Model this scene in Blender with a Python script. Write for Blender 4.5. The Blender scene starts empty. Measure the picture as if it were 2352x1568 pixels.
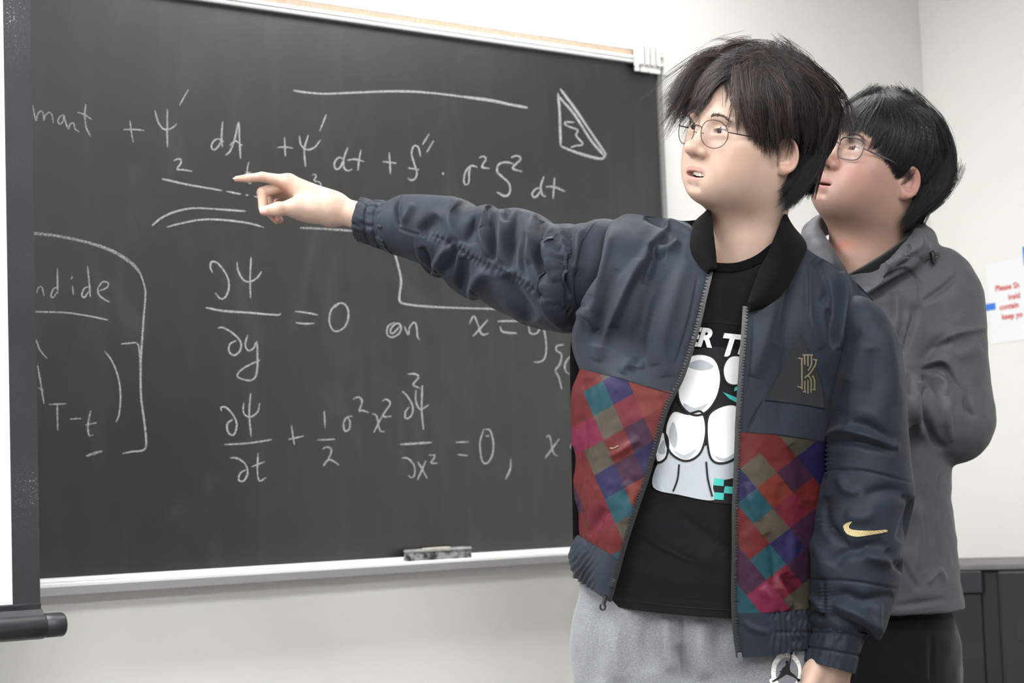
import bpy, bmesh, math, random
import numpy as np
from mathutils import Vector, Matrix

# ------------------------------------------------------------------ camera, world, lights, exposure
SC = bpy.context.scene
C = SC.collection
FPX, PITCH, ROLL, EYE = 4500.0, 0.076, -0.036, 1.05      # focal length in px of a 2352x1568 frame
def cam_axes():
    fw = np.array([0, math.cos(PITCH), math.sin(PITCH)]); r = np.array([1.0, 0, 0]); u = np.cross(r, fw)
    c, s = math.cos(ROLL), math.sin(ROLL)
    return np.stack([c*r+s*u, -s*r+c*u, -fw], 1)
CAM_M = cam_axes()
CAM_P = np.array([0.0, 0.0, EYE])
cam_data = bpy.data.cameras.new('camera')
cam = bpy.data.objects.new('camera', cam_data); C.objects.link(cam)
cam_data.sensor_width = 36.0; cam_data.lens = FPX*36.0/2352.0
cam.matrix_world = Matrix([[*CAM_M[i], CAM_P[i]] for i in range(3)] + [[0, 0, 0, 1]])
cam_data.clip_start = 0.05
cam_data.dof.use_dof = True; cam_data.dof.focus_distance = 3.08; cam_data.dof.aperture_fstop = 7.1
SC.camera = cam

WALL_A = math.radians(38.4)                       # heading of the board wall
BDIR = np.array([math.cos(WALL_A), math.sin(WALL_A), 0.0])
NDIR = np.array([math.sin(WALL_A), -math.cos(WALL_A), 0.0])   # out of the board wall, into the room
ZUP = np.array([0, 0, 1.0])
D_BOARD, D_WALL = 3.675, 3.703
CEIL = 2.75

world = bpy.data.worlds.new('world'); SC.world = world; world.use_nodes = True
world.node_tree.nodes['Background'].inputs['Color'].default_value = (1, 1, 1, 1)
world.node_tree.nodes['Background'].inputs['Strength'].default_value = 0.4
def WF(s, o, z):
    """wall frame: s along the board wall (0 beside the camera), o out from the wall, z up"""
    return -NDIR*D_WALL + BDIR*s + NDIR*o + ZUP*z
LAMP_ROWS = {0.75: ((-1.4, 16.0), (0.9, 26.0), (2.9, 8.0)), 3.1: ((-1.8, 28.0), (0.0, 28.0), (1.8, 19.0)), 5.2: ((-1.8, 36.0), (0.0, 36.0), (1.8, 22.0))}
LAMP_SPOTS = [(s, o) for o in LAMP_ROWS for s, _ in LAMP_ROWS[o]]
for (s, o) in LAMP_SPOTS:
    ld = bpy.data.lights.new('ceiling_lamp', 'AREA'); ld.shape = 'RECTANGLE'; ld.size = 1.2; ld.size_y = 0.6
    ld.energy = dict(LAMP_ROWS[o])[s]; ld.color = (0.97, 0.985, 1.0)
    lo = bpy.data.objects.new('ceiling_lamp', ld); C.objects.link(lo)
    lo.location = WF(s, o, CEIL-0.03); lo.rotation_euler = (0, 0, WALL_A)
SC.view_settings.view_transform = 'Standard'; SC.view_settings.look = 'None'
SC.view_settings.gamma = 1.0; SC.view_settings.use_curve_mapping = False
SC.view_settings.exposure = 1.05
SC.cycles.max_bounces = 4; SC.cycles.diffuse_bounces = 3; SC.cycles.glossy_bounces = 2; SC.cycles.transparent_max_bounces = 8
SC.cycles.caustics_reflective = False; SC.cycles.caustics_refractive = False
SC.cycles.adaptive_threshold = 0.10; SC.cycles.adaptive_min_samples = 16; SC.cycles.use_light_tree = False
# ------------------------------------------------------------------ helpers
def U(px, py, d):
    """world point at pixel (px, py) of the frame and camera depth d (metres)"""
    px, py, d = np.broadcast_arrays(np.asarray(px, float), np.asarray(py, float), np.asarray(d, float))
    c = np.stack([(px-1176.0)/FPX*d, -(py-784.0)/FPX*d, -d], -1)
    return c @ CAM_M.T + CAM_P
def PX(w):
    c = (np.asarray(w, float)-CAM_P) @ CAM_M
    return 1176+FPX*c[..., 0]/-c[..., 2], 784-FPX*c[..., 1]/-c[..., 2], -c[..., 2]
def on_plane(px, py, D, n=NDIR):
    """point where the pixel's ray meets the plane n.x = -D (relative to the camera's foot)"""
    r = U(px, py, 1.0)-CAM_P
    t = -D/(r @ n)
    return CAM_P + r*t[..., None]

MATS = {}
def lin(c):
    c = np.asarray(c, float)/255.0
    return tuple(np.where(c <= 0.04045, c/12.92, ((c+0.055)/1.055)**2.4))
def mat(name, col=(0.5, 0.5, 0.5), rough=0.6, spec=0.5, metal=0.0, **kw):
    if name in MATS: return MATS[name]
    m = bpy.data.materials.new(name); m.use_nodes = True
    b = m.node_tree.nodes['Principled BSDF']
    b.inputs['Base Color'].default_value = (*col[:3], 1); b.inputs['Roughness'].default_value = rough
    b.inputs['Specular IOR Level'].default_value = spec; b.inputs['Metallic'].default_value = metal
    for k, v in kw.items(): b.inputs[k.replace('_', ' ')].default_value = v
    MATS[name] = m; return m
def nodes(m):
    return m.node_tree.nodes, m.node_tree.links, m.node_tree.nodes['Principled BSDF']
def ramp(nt, stops, interp='LINEAR'):
    r = nt.nodes.new('ShaderNodeValToRGB'); r.color_ramp.interpolation = interp
    e = r.color_ramp.elements
    while len(e) < len(stops): e.new(0.5)
    for i, (p, c) in enumerate(stops):
        e[i].position = p; e[i].color = (*c, 1) if len(c) == 3 else c
    return r
def noise_col(m, scale, c1, c2, detail=4, coord='Object', lo=0.35, hi=0.65, stretch=None, bump=0.0, bscale=None, rough=0.5):
    N, L, b = nodes(m)
    tc = N.new('ShaderNodeTexCoord'); src = tc.outputs[coord]
    if stretch:
        mp = N.new('ShaderNodeMapping'); mp.inputs['Scale'].default_value = stretch; L.new(src, mp.inputs[0]); src = mp.outputs[0]
    n = N.new('ShaderNodeTexNoise'); n.inputs['Scale'].default_value = scale; n.inputs['Detail'].default_value = detail
    n.inputs['Roughness'].default_value = rough
    L.new(src, n.inputs['Vector'])
    r = ramp(m.node_tree, [(lo, c1), (hi, c2)]); L.new(n.outputs['Fac'], r.inputs[0]); L.new(r.outputs[0], b.inputs['Base Color'])
    if bump:
        n2 = N.new('ShaderNodeTexNoise'); n2.inputs['Scale'].default_value = bscale or scale; n2.inputs['Detail'].default_value = 3
        L.new(src, n2.inputs['Vector'])
        bp = N.new('ShaderNodeBump'); bp.inputs['Strength'].default_value = bump; bp.inputs['Distance'].default_value = 0.001
        L.new(n2.outputs['Fac'], bp.inputs['Height']); L.new(bp.outputs[0], b.inputs['Normal'])
    return m

def origin_of(o):
    v = np.zeros(3)
    while o is not None:
        v = v+np.array(o.location); o = o.parent
    return v
def obj(name, verts, faces, m=None, parent=None, smooth=True, label=None, cat=None, group=None, kind=None, loc=None, edges=()):
    """one mesh object; verts are world coordinates"""
    verts = np.asarray(verts, float)
    base = origin_of(parent) if parent is not None else np.zeros(3)
    if loc is None: loc = np.zeros(3) if parent is not None else verts.mean(0)*np.array([1, 1, 0])+np.array([0, 0, verts[:, 2].min()])
    else: loc = np.asarray(loc, float)-base
    me = bpy.data.meshes.new(name)
    if isinstance(faces, np.ndarray): faces = faces.tolist()
    me.from_pydata((verts-base-loc).tolist(), list(edges), faces)
    if smooth: me.polygons.foreach_set('use_smooth', np.ones(len(me.polygons), bool))
    me.update()
    o = bpy.data.objects.new(name, me); C.objects.link(o); o.location = loc
    if parent is not None: o.parent = parent
    if m is not None:
        for k in (m if isinstance(m, (list, tuple)) else [m]): me.materials.append(k)
    tag(o, label, cat, group, kind)
    return o
def tag(o, label=None, cat=None, group=None, kind=None):
    if label: o['label'] = label
    if cat: o['category'] = cat
    if group: o['group'] = group
    if kind: o['kind'] = kind
    return o
def empty(name, loc, label=None, cat=None, group=None, kind=None):
    o = bpy.data.objects.new(name, None); C.objects.link(o); o.location = loc; o.empty_display_size = 0.1
    return tag(o, label, cat, group, kind)
def box_mesh(x0, x1, y0, y1, z0, z1, bev=0.0, seg=2):
    bm = bmesh.new(); bmesh.ops.create_cube(bm, size=1.0)
    for v in bm.verts:
        v.co = Vector(((x0+x1)/2+v.co.x*(x1-x0), (y0+y1)/2+v.co.y*(y1-y0), (z0+z1)/2+v.co.z*(z1-z0)))
    if bev: bmesh.ops.bevel(bm, geom=list(bm.edges), offset=bev, segments=seg, affect='EDGES', profile=0.5)
    bm.verts.ensure_lookup_table(); bm.verts.index_update()
    v = np.array([q.co[:] for q in bm.verts]); f = [[q.index for q in p.verts] for p in bm.faces]; bm.free()
    return v, f
def fbox(name, frame, x, y, z, m, parent=None, bev=0.0, **kw):
    """box in a frame (callable taking s, o, z arrays)"""
    v, f = box_mesh(*x, *y, *z, bev=bev)
    kw.setdefault('smooth', False)
    return obj(name, np.array([frame(*q) for q in v]), f, m, parent, **kw)
def extrude_profile(name, frame, s0, s1, prof, m, parent=None, **kw):
    n = len(prof)
    v = [frame(s, o, z) for s in (s0, s1) for (o, z) in prof]
    f = [[i, (i+1) % n, n+(i+1) % n, n+i] for i in range(n)]+[list(range(n))[::-1], list(range(n, 2*n))]
    kw.setdefault('smooth', False)
    return obj(name, v, f, m, parent, **kw)
def spline(pts, n, closed=False):
    """Catmull-Rom through pts (any dimension), n samples by arc length"""
    p = np.asarray(pts, float)
    if len(p) == 2:
        t = np.linspace(0, 1, n)[:, None]; return p[0]*(1-t)+p[1]*t
    if closed: q = np.vstack([p[-1], p, p[0], p[1]])
    else: q = np.vstack([2*p[0]-p[1], p, 2*p[-1]-p[-2]])
    out = []
    for i in range(1, len(q)-2):
        t = np.linspace(0, 1, 24, endpoint=False)[:, None]
        a, b, c, d = q[i-1], q[i], q[i+1], q[i+2]
        out.append(0.5*(2*b+(c-a)*t+(2*a-5*b+4*c-d)*t*t+(3*b-a-3*c+d)*t**3))
    out = np.vstack(out+[q[-2][None]])
    L = np.r_[0, np.cumsum(np.linalg.norm(np.diff(out, axis=0), axis=1))]
    if closed: tt = np.linspace(0, L[-1], n, endpoint=False)
    else: tt = np.linspace(0, L[-1], n)
    return np.stack([np.interp(tt, L, out[:, k]) for k in range(out.shape[1])], 1)
def interp_rows(keys, t, smooth=True):
    """keys: list of (t, v0, v1, ...) -> rows at t"""
    k = np.asarray(keys, float); x = k[:, 0]; y = k[:, 1:]
    t = np.asarray(t, float)
    if not smooth or len(x) < 3: return np.stack([np.interp(t, x, y[:, j]) for j in range(y.shape[1])], 1)
    dx = np.diff(x); dl = np.diff(y, axis=0)/dx[:, None]
    m = np.zeros_like(y); m[0] = dl[0]; m[-1] = dl[-1]
    same = dl[:-1]*dl[1:] > 0
    w1 = (2*dx[1:]+dx[:-1])[:, None]; w2 = (dx[1:]+2*dx[:-1])[:, None]
    with np.errstate(divide='ignore', invalid='ignore'):
        m[1:-1] = np.where(same, (w1+w2)/(w1/dl[:-1]+w2/dl[1:]), 0)
    i = np.clip(np.searchsorted(x, t)-1, 0, len(x)-2)
    h = dx[i][:, None]; s = ((t-x[i])/dx[i])[:, None]; s = np.clip(s, 0, 1)
    return ((2*s**3-3*s**2+1)*y[i]+(s**3-2*s**2+s)*h*m[i]+(-2*s**3+3*s**2)*y[i+1]+(s**3-s**2)*h*m[i+1])
def grid_faces(nr, nc, closed=False, flip=False):
    i = np.arange(nr-1)[:, None]; j = np.arange(nc if closed else nc-1)[None]
    a = i*nc+j; b = i*nc+(j+1) % nc; c = (i+1)*nc+(j+1) % nc; d = (i+1)*nc+j
    f = np.stack([a, b, c, d], -1).reshape(-1, 4)
    return f[:, ::-1] if flip else f
def tube(path, radius, sides=8, cap=True):
    """tube mesh along path (n,3) with radius scalar or (n,)"""
    p = np.asarray(path, float); n = len(p); r = np.broadcast_to(radius, (n,))
    t = np.gradient(p, axis=0); t /= np.linalg.norm(t, axis=1)[:, None]+1e-12
    ref = np.array([0, 0, 1.0]) if abs(t[0][2]) < 0.9 else np.array([1.0, 0, 0])
    a = np.zeros_like(p); v = np.cross(t[0], ref); v /= np.linalg.norm(v)
    for i in range(n):
        v = v-t[i]*(v @ t[i]); v /= np.linalg.norm(v); a[i] = v
    b = np.cross(t, a)
    th = np.linspace(0, 2*np.pi, sides, endpoint=False)
    V = p[:, None]+r[:, None, None]*(a[:, None]*np.cos(th)[None, :, None]+b[:, None]*np.sin(th)[None, :, None])
    f = grid_faces(n, sides, True).tolist()
    if cap: f += [list(range(sides)), list(range((n-1)*sides, n*sides))[::-1]]
    return V.reshape(-1, 3), f
def join(parts):
    V, F, k = [], [], 0
    for v, f in parts:
        V.append(np.asarray(v)); F += [[q+k for q in p] for p in (f.tolist() if isinstance(f, np.ndarray) else f)]; k += len(v)
    return np.vstack(V), F
def vnoise(p, seed=0):
    """smooth value noise in [-1, 1] at points p (n,3)"""
    p = np.asarray(p, float); i = np.floor(p).astype(np.int64); f = p-i; f = f*f*(3-2*f)
    def h(ix, iy, iz):
        n = (ix*374761393+iy*668265263+iz*2147483647+seed*1274126177) & 0x7fffffff
        n = ((n ^ (n >> 13))*1274126177) & 0x7fffffff
        return ((n ^ (n >> 16)) & 0xffff)/32767.5-1
    r = 0
    for dx in (0, 1):
        for dy in (0, 1):
            for dz in (0, 1):
                w = (f[:, 0] if dx else 1-f[:, 0])*(f[:, 1] if dy else 1-f[:, 1])*(f[:, 2] if dz else 1-f[:, 2])
                r = r+w*h(i[:, 0]+dx, i[:, 1]+dy, i[:, 2]+dz)
    return r
def rot(ax, ang):
    c, s = math.cos(ang), math.sin(ang)
    return {'x': np.array([[1, 0, 0], [0, c, -s], [0, s, c]]), 'y': np.array([[c, 0, s], [0, 1, 0], [-s, 0, c]]),
            'z': np.array([[c, -s, 0], [s, c, 0], [0, 0, 1.0]])}[ax]
def text_mesh(s, size=1.0, bold=0.0, shear=0.0, align='LEFT', spacing=1.0):
    """letters as a flat mesh (verts in x,y)"""
    cu = bpy.data.curves.new('t', 'FONT'); cu.body = s; cu.size = size; cu.offset = bold; cu.shear = shear; cu.align_x = align
    cu.space_character = spacing; cu.resolution_u = 4
    o = bpy.data.objects.new('t', cu); C.objects.link(o)
    dg = bpy.context.evaluated_depsgraph_get(); me = bpy.data.meshes.new_from_object(o.evaluated_get(dg))
    v = np.array([q.co[:] for q in me.vertices]); f = [list(p.vertices) for p in me.polygons]
    bpy.data.objects.remove(o); bpy.data.curves.remove(cu); bpy.data.meshes.remove(me)
    return v, f
# ------------------------------------------------------------------ the room
cn = on_plane(2168, 1100, D_WALL)
S_COR = float((cn+NDIR*D_WALL) @ BDIR)                  # where the two walls meet
S0, O1 = S_COR-7.0, 7.2
def wall_mat(name, c):
    m = mat(name, c, 0.72, 0.25)
    N, L, b = nodes(m)
    tc = N.new('ShaderNodeTexCoord')
    n = N.new('ShaderNodeTexNoise'); n.inputs['Scale'].default_value = 1.3; n.inputs['Detail'].default_value = 6
    L.new(tc.outputs['Object'], n.inputs['Vector'])
    r = ramp(m.node_tree, [(0.3, tuple(0.965*q for q in c)), (0.7, c)]); L.new(n.outputs['Fac'], r.inputs[0]); L.new(r.outputs[0], b.inputs['Base Color'])
    n2 = N.new('ShaderNodeTexNoise'); n2.inputs['Scale'].default_value = 260; L.new(tc.outputs['Object'], n2.inputs['Vector'])
    bp = N.new('ShaderNodeBump'); bp.inputs['Strength'].default_value = 0.12; bp.inputs['Distance'].default_value = 0.001
    L.new(n2.outputs['Fac'], bp.inputs['Height']); L.new(bp.outputs[0], b.inputs['Normal'])
    return m
M_WALL = wall_mat('painted_wall', lin((238, 237, 233)))
M_CEIL = wall_mat('ceiling_paint', lin((232, 230, 226)))
M_FLOOR = noise_col(mat('floor_vinyl', rough=0.4), 6, lin((92, 91, 90)), lin((108, 107, 105)))
fbox('floor', WF, (S0, S_COR), (0, O1), (-0.05, 0), M_FLOOR, kind='structure')
fbox('ceiling', WF, (S0, S_COR), (0, O1), (CEIL, CEIL+0.05), M_CEIL, kind='structure')
fbox('wall_back', WF, (S0, S_COR+0.05), (-0.05, 0), (0, CEIL), M_WALL, kind='structure')
fbox('wall_right', WF, (S_COR, S_COR+0.05), (0, O1), (0, CEIL), M_WALL, kind='structure')
fbox('wall_left', WF, (S0-0.05, S0), (0, O1), (0, CEIL), M_WALL, kind='structure')
fbox('wall_front', WF, (S0-0.05, S_COR+0.05), (O1, O1+0.05), (0, CEIL), wall_mat('rear_wall_dark', lin((70, 69, 68))), kind='structure')  # unseen wall, toned dark so the lower chalkboard reflects less light
M_BASE = mat('baseboard_rubber', lin((60, 58, 56)), 0.5)
fbox('baseboard_back', WF, (S0, S_COR), (0, 0.008), (0, 0.1), M_BASE, kind='structure')
fbox('baseboard_right', WF, (S_COR-0.008, S_COR), (0.008, O1), (0, 0.1), M_BASE, kind='structure')
M_LAMPF = mat('lamp_frame', (0.8, 0.8, 0.8), 0.4)
M_LAMPD = mat('lamp_diffuser', (0.9, 0.9, 0.9), 0.6, Emission_Color=(1, 0.97, 0.93, 1), Emission_Strength=2.0)
for i, (s, o) in enumerate(LAMP_SPOTS):
    e = empty('ceiling_light', WF(s, o, CEIL-0.02), 'flat recessed rectangular ceiling light panel overhead', 'ceiling light', 'ceiling light panels')
    for (x, y) in (((-0.62, 0.62), (-0.32, -0.3)), ((-0.62, 0.62), (0.3, 0.32)), ((-0.62, -0.6), (-0.3, 0.3)), ((0.6, 0.62), (-0.3, 0.3))):
        fbox('frame', lambda a, b, c: WF(s+a, o+b, c), x, y, (CEIL-0.022, CEIL-0.001), M_LAMPF, e)
    fbox('diffuser', lambda a, b, c: WF(s+a, o+b, c), (-0.6, 0.6), (-0.3, 0.3), (CEIL-0.012, CEIL-0.001), M_LAMPD, e)

# ------------------------------------------------------------------ blackboard
ob = D_WALL-D_BOARD
Z_BT = EYE+0.29365*D_BOARD; Z_BB = EYE-0.03835*D_BOARD
s_right = float((on_plane(1514, 170, D_BOARD)+NDIR*D_BOARD) @ BDIR)
s_left = s_right-3.66
M_SLATE = mat('chalkboard_slate', lin((52, 52, 54)), 0.42, 1.0, Coat_Weight=0.12, Coat_Roughness=0.45)
def slate():
    N, L, b = nodes(M_SLATE)
    tc = N.new('ShaderNodeTexCoord')
    def nz(scale, stretch, detail=4, dist=0.0, rotz=0.0):
        mp = N.new('ShaderNodeMapping'); mp.inputs['Scale'].default_value = stretch
        mp.inputs['Rotation'].default_value = (0, rotz, 0)
        L.new(tc.outputs['Object'], mp.inputs[0])
        n = N.new('ShaderNodeTexNoise'); n.inputs['Scale'].default_value = scale; n.inputs['Detail'].default_value = detail
        n.inputs['Distortion'].default_value = dist
        L.new(mp.outputs[0], n.inputs['Vector']); return n.outputs['Fac']
    def mth(op, a, bb, clamp=False):
        m = N.new('ShaderNodeMath'); m.operation = op; m.use_clamp = clamp
        for i, q in enumerate((a, bb)):
            if isinstance(q, (int, float)): m.inputs[i].default_value = q
            else: L.new(q, m.inputs[i])
        return m.outputs[0]
    def rng(v, lo, hi, a, bb):
        m = N.new('ShaderNodeMapRange'); m.interpolation_type = 'SMOOTHSTEP'
        for i, q in enumerate((lo, hi, a, bb)): m.inputs[i+1].default_value = q
        L.new(v, m.inputs[0]); return m.outputs[0]
    streak = rng(nz(2.2, (9, 9, 0.9), 5, 0.6), 0.42, 0.75, 0, 1)         # vertical wiping streaks
    swirl = rng(nz(2.0, (2.2, 2.2, 1.2), 3, 2.2, 0.5), 0.52, 0.78, 0, 1)     # round eraser swipes
    cloud = rng(nz(1.1, (1, 1, 1), 3), 0.35, 0.7, 0, 1)
    fine = nz(140, (1, 1, 1), 2)
    tot = mth('ADD', mth('MULTIPLY', streak, 0.016), mth('MULTIPLY', swirl, 0.030))
    tot = mth('ADD', tot, mth('MULTIPLY', cloud, 0.008))
    tot = mth('ADD', tot, mth('MULTIPLY', fine, 0.006))
    tot = mth('ADD', tot, 0.0005)
    tot = mth('MULTIPLY', tot, 0.45)
    cc = N.new('ShaderNodeCombineColor')
    for i, k in enumerate((1.0, 1.0, 1.03)): L.new(mth('MULTIPLY', tot, k), cc.inputs[i])
    L.new(cc.outputs[0], b.inputs['Base Color'])
slate()
M_ALU = noise_col(mat('brushed_aluminium', rough=0.35), 30, lin((216, 216, 214)), lin((234, 233, 230)), stretch=(0.1, 0.1, 4))
M_ALUD = mat('dark_groove', lin((70, 68, 60)), 0.6)
M_CORK = noise_col(mat('cork_strip', rough=0.85), 160, lin((186, 162, 142)), lin((206, 184, 164)))
bb = empty('blackboard', WF((s_left+s_right)/2, 0, Z_BB), 'large dark grey chalkboard covered with handwritten equations, aluminium framed', 'blackboard')
def BF(s, o, z): return WF(s, ob+o, z)                        # o = 0 at the writing surface
fbox('writing_surface', BF, (s_left, s_right-0.011), (-0.012, 0), (Z_BB-0.004, Z_BT+0.004), M_SLATE, bb)
fbox('backing', BF, (s_left, s_right-0.006), (-0.0275, -0.0121), (Z_BB, Z_BT), M_ALUD, bb)
extrude_profile('edge_trim', BF, s_right-0.011, s_right+0.002, [(-0.027, Z_BB), (0.007, Z_BB), (0.007, Z_BT), (-0.027, Z_BT)],
                mat('trim_grey', lin((150, 150, 150)), 0.35, metal=0.5), bb)
z = Z_BT
rail = extrude_profile('top_rail', BF, s_left, s_right, [(-0.027, z+0.041), (0.004, z+0.041), (0.006, z+0.036), (0.003, z+0.035), (0.003, z+0.021), (0.010, z+0.020), (0.013, z+0.0165), (0.013, z+0.0115),
                 (0.004, z+0.010), (0.004, z+0.0085), (0.014, z+0.0075), (0.015, z+0.004), (0.013, z), (-0.027, z)], M_ALU, bb)
extrude_profile('groove', BF, s_left, s_right-0.001, [(0.0042, z+0.0083), (0.0046, z+0.0083), (0.0046, z+0.0102), (0.0042, z+0.0102)], M_ALUD, rail)
extrude_profile('cork_strip', BF, s_left, s_right-0.045, [(0.0031, z+0.0215), (0.0055, z+0.0215), (0.0055, z+0.0345), (0.0031, z+0.0345)], M_CORK, rail)
z = Z_BB
M_TRAY = noise_col(mat('tray_aluminium', rough=0.35), 12, lin((228, 228, 227)), lin((240, 240, 239)), stretch=(0.3, 0.3, 3))
tray = extrude_profile('chalk_tray', BF, s_left, s_right, [(-0.027, z), (0.003, z), (0.006, z-0.0015), (0.012, z-0.007), (0.030, z-0.0105), (0.052, z-0.0105), (0.056, z-0.0085), (0.060, z-0.0085), (0.062, z-0.0105),
                 (0.062, z-0.016), (0.056, z-0.019), (0.030, z-0.034), (-0.027, z-0.036)], M_TRAY, bb)
# map-rail clip at the right end of the top rail
s1 = float((on_plane(1446, 140, D_BOARD)+NDIR*D_BOARD) @ BDIR); s2 = float((on_plane(1505, 140, D_BOARD)+NDIR*D_BOARD) @ BDIR)
M_CLIP = mat('clip_plastic', lin((225, 224, 220)), 0.5)
zc = Z_BT
clip = empty('rail_clip', BF((s1+s2)/2, 0.02, zc-0.02), 'ribbed white plastic clip at the right end of the chalkboard rail', 'clip')
fbox('back_plate', BF, (s1, s2), (0.0155, 0.0205), (zc-0.010, zc+0.046), M_CLIP, clip, bev=0.001)
w = (s2-s1)
for k in range(4):
    a = s1+0.012+k*(w-0.02)/3.6
    fbox('rib', BF, (a, a+0.0115), (0.0206, 0.031), (zc-0.006, zc+0.046), M_CLIP, clip, bev=0.0025)
for a0, a1 in ((s1, s1+0.012), (s1+0.018, s1+0.043), (s1+0.046, s2-0.004)):
    fbox('tab', BF, (a0, a1), (0.0156, 0.024), (zc-0.024, zc-0.0115), M_CLIP, clip, bev=0.002)
fbox('side_plate', BF, (s2+0.010, s2+0.024), (0.009, 0.024), (zc-0.026, zc+0.038), M_CLIP, clip, bev=0.002)
fbox('bridge', BF, (s2-0.004, s2+0.0095), (0.0155, 0.020), (zc-0.002, zc+0.006), M_CLIP, clip)
fbox('bridge', BF, (s2-0.004, s2+0.0095), (0.0155, 0.020), (zc+0.022, zc+0.030), M_CLIP, clip)

# ------------------------------------------------------------------ chalk writing (thin ribbons of chalk on the slate)
M_CHALK = mat('chalk', lin((184, 184, 186)), 0.95, 0.05)
def chalkify(m, lo, hi, amin):
    N, L, b = nodes(m)
    tc = N.new('ShaderNodeTexCoord'); n = N.new('ShaderNodeTexNoise'); n.inputs['Scale'].default_value = 420; n.inputs['Detail'].default_value = 3
    L.new(tc.outputs['Object'], n.inputs['Vector'])
    mr = N.new('ShaderNodeMapRange'); mr.inputs[1].default_value = lo; mr.inputs[2].default_value = hi; mr.inputs[3].default_value = amin; mr.inputs[4].default_value = 1
    L.new(n.outputs['Fac'], mr.inputs[0]); L.new(mr.outputs[0], b.inputs['Alpha'])
chalkify(M_CHALK, 0.32, 0.62, 0.30)
M_CHALKF = mat('chalk_faint', lin((190, 190, 192)), 0.95, 0.05)
chalkify(M_CHALKF, 0.35, 0.75, 0.12)
def ribbon(pts, wpx, seed):
    p = spline(pts, max(6, int(np.linalg.norm(np.diff(np.asarray(pts, float), axis=0), axis=1).sum()/4)))
    n = len(p); t = np.gradient(p, axis=0); t /= np.linalg.norm(t, axis=1)[:, None]+1e-9
    nn = np.stack([-t[:, 1], t[:, 0]], 1)
    rs = np.random.RandomState(seed); w = wpx*0.82*(0.8+0.35*np.interp(np.arange(n), np.linspace(0, n, 7), rs.rand(7)))
    e = np.minimum(np.arange(n), np.arange(n)[::-1])/3.0; w = w*np.clip(0.55+e*0.45, 0, 1)
    a, b = p+nn*w[:, None]/2, p-nn*w[:, None]/2
    q = np.stack([a, b], 1).reshape(-1, 2)
    return on_plane(q[:, 0], q[:, 1], D_BOARD-0.0006), grid_faces(n, 2)
GL = []
def crop(name, ox, oy, sc, *strokes, w=5.2, faint=False):
    GL.append((name, [[(ox+x/sc, oy+y/sc) for x, y in st] for st in strokes], w, faint))
a = (0, 0, 2.8)
crop('chalk_letter', *a, [(210,672),(222,740),(232,780),(240,740),(262,712),(278,730),(283,780),(290,745),(315,722),(335,740),(342,790)], w=3.6)
crop('chalk_letter', *a, [(412,735),(385,750),(372,780),(385,798),(405,780),(412,740),(418,775),(440,828),(450,800),(472,790),(485,832),(512,848)], w=3.6)
crop('chalk_letter', *a, [(552,668),(545,740),(555,820),(583,878)], [(498,722),(540,735),(590,768)], w=4)
crop('chalk_plus_sign', *a, [(836,775),(845,850),(858,915)], [(795,833),(860,832),(927,838)], w=4)
crop('chalk_letter', *a, [(997,710),(1015,780),(1045,825),(1075,833),(1110,820),(1138,795)], [(1077,702),(1075,830),(1077,945)], w=4.4)
crop('chalk_prime', *a, [(1213,573),(1180,630),(1155,678)], w=4)
crop('chalk_numeral', *a, [(1118,1035),(1140,1022),(1165,1028),(1160,1055),(1138,1087),(1185,1092),(1237,1102)], w=4.6)
crop('chalk_letter', *a, [(1432,780),(1425,880),(1430,945)], [(1440,912),(1400,892),(1368,915),(1360,950),(1380,963),(1405,940),(1422,905)], w=4.6)
crop('chalk_letter', *a, [(1450,998),(1480,970),(1510,890),(1535,785),(1540,900),(1547,1020)], [(1478,935),(1510,905),(1535,918),(1560,937)], w=4.6)
crop('chalk_letter', *a, [(1600,1042),(1590,1090),(1588,1140),(1600,1178),(1618,1178)], [(1578,1110),(1615,1108)], w=4)
crop('chalk_underline', *a, [(1042,1150),(1200,1185),(1430,1225)], [(1455,1230),(1548,1248)], [(1580,1252),(1598,1256)], [(1635,1262),(1690,1276)], w=5)
crop('chalk_underline', *a, [(978,1450),(1040,1400),(1130,1360),(1250,1338),(1400,1345),(1580,1358)], w=5)
crop('chalk_underline', *a, [(1072,1460),(1160,1437),(1300,1412),(1450,1415),(1600,1435),(1700,1462)], w=5)
a = (600, 0, 2.476)
crop('chalk_plus_sign', *a, [(132,780),(137,890)], [(92,838),(135,836),(180,842)], w=4.6)
crop('chalk_letter', *a, [(217,772),(225,820),(255,850),(300,840),(338,795)], [(268,767),(245,850),(252,947)], w=4.6)
crop('chalk_prime', *a, [(370,650),(352,697),(332,745)], w=4.4)
crop('chalk_numeral', *a, [(290,995),(305,990),(312,1005),(300,1028),(330,1035),(340,1055),(315,1066),(288,1060)], w=4.2)
crop('chalk_letter', *a, [(492,838),(470,900),(470,950),(490,970),(520,962)], [(470,905),(440,895),(415,930),(425,962),(450,950),(470,905)], w=4.8)
crop('chalk_letter', *a, [(568,852),(556,910),(550,970)], [(490,912),(530,905),(585,918)], w=4.8)
crop('chalk_plus_sign', *a, [(728,865),(735,990)], [(692,918),(768,928)], w=4.8)
crop('chalk_letter', *a, [(905,890),(895,840),(870,828),(855,870),(870,930),(885,980),(875,1015),(850,1025),(835,1012)], [(835,955),(900,965)], w=5)
crop('chalk_prime', *a, [(955,762),(917,822)], [(980,800),(942,865)], w=4.6)
crop('chalk_dot', *a, [(1032,978),(1034,985),(1035,994)], w=5)
crop('chalk_letter', *a, [(1228,950),(1195,942),(1165,970),(1152,1020),(1160,1050),(1180,1035),(1182,980),(1190,945)], w=5)
crop('chalk_numeral', *a, [(1238,898),(1262,888),(1278,905),(1255,948),(1298,958)], w=5)
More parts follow.
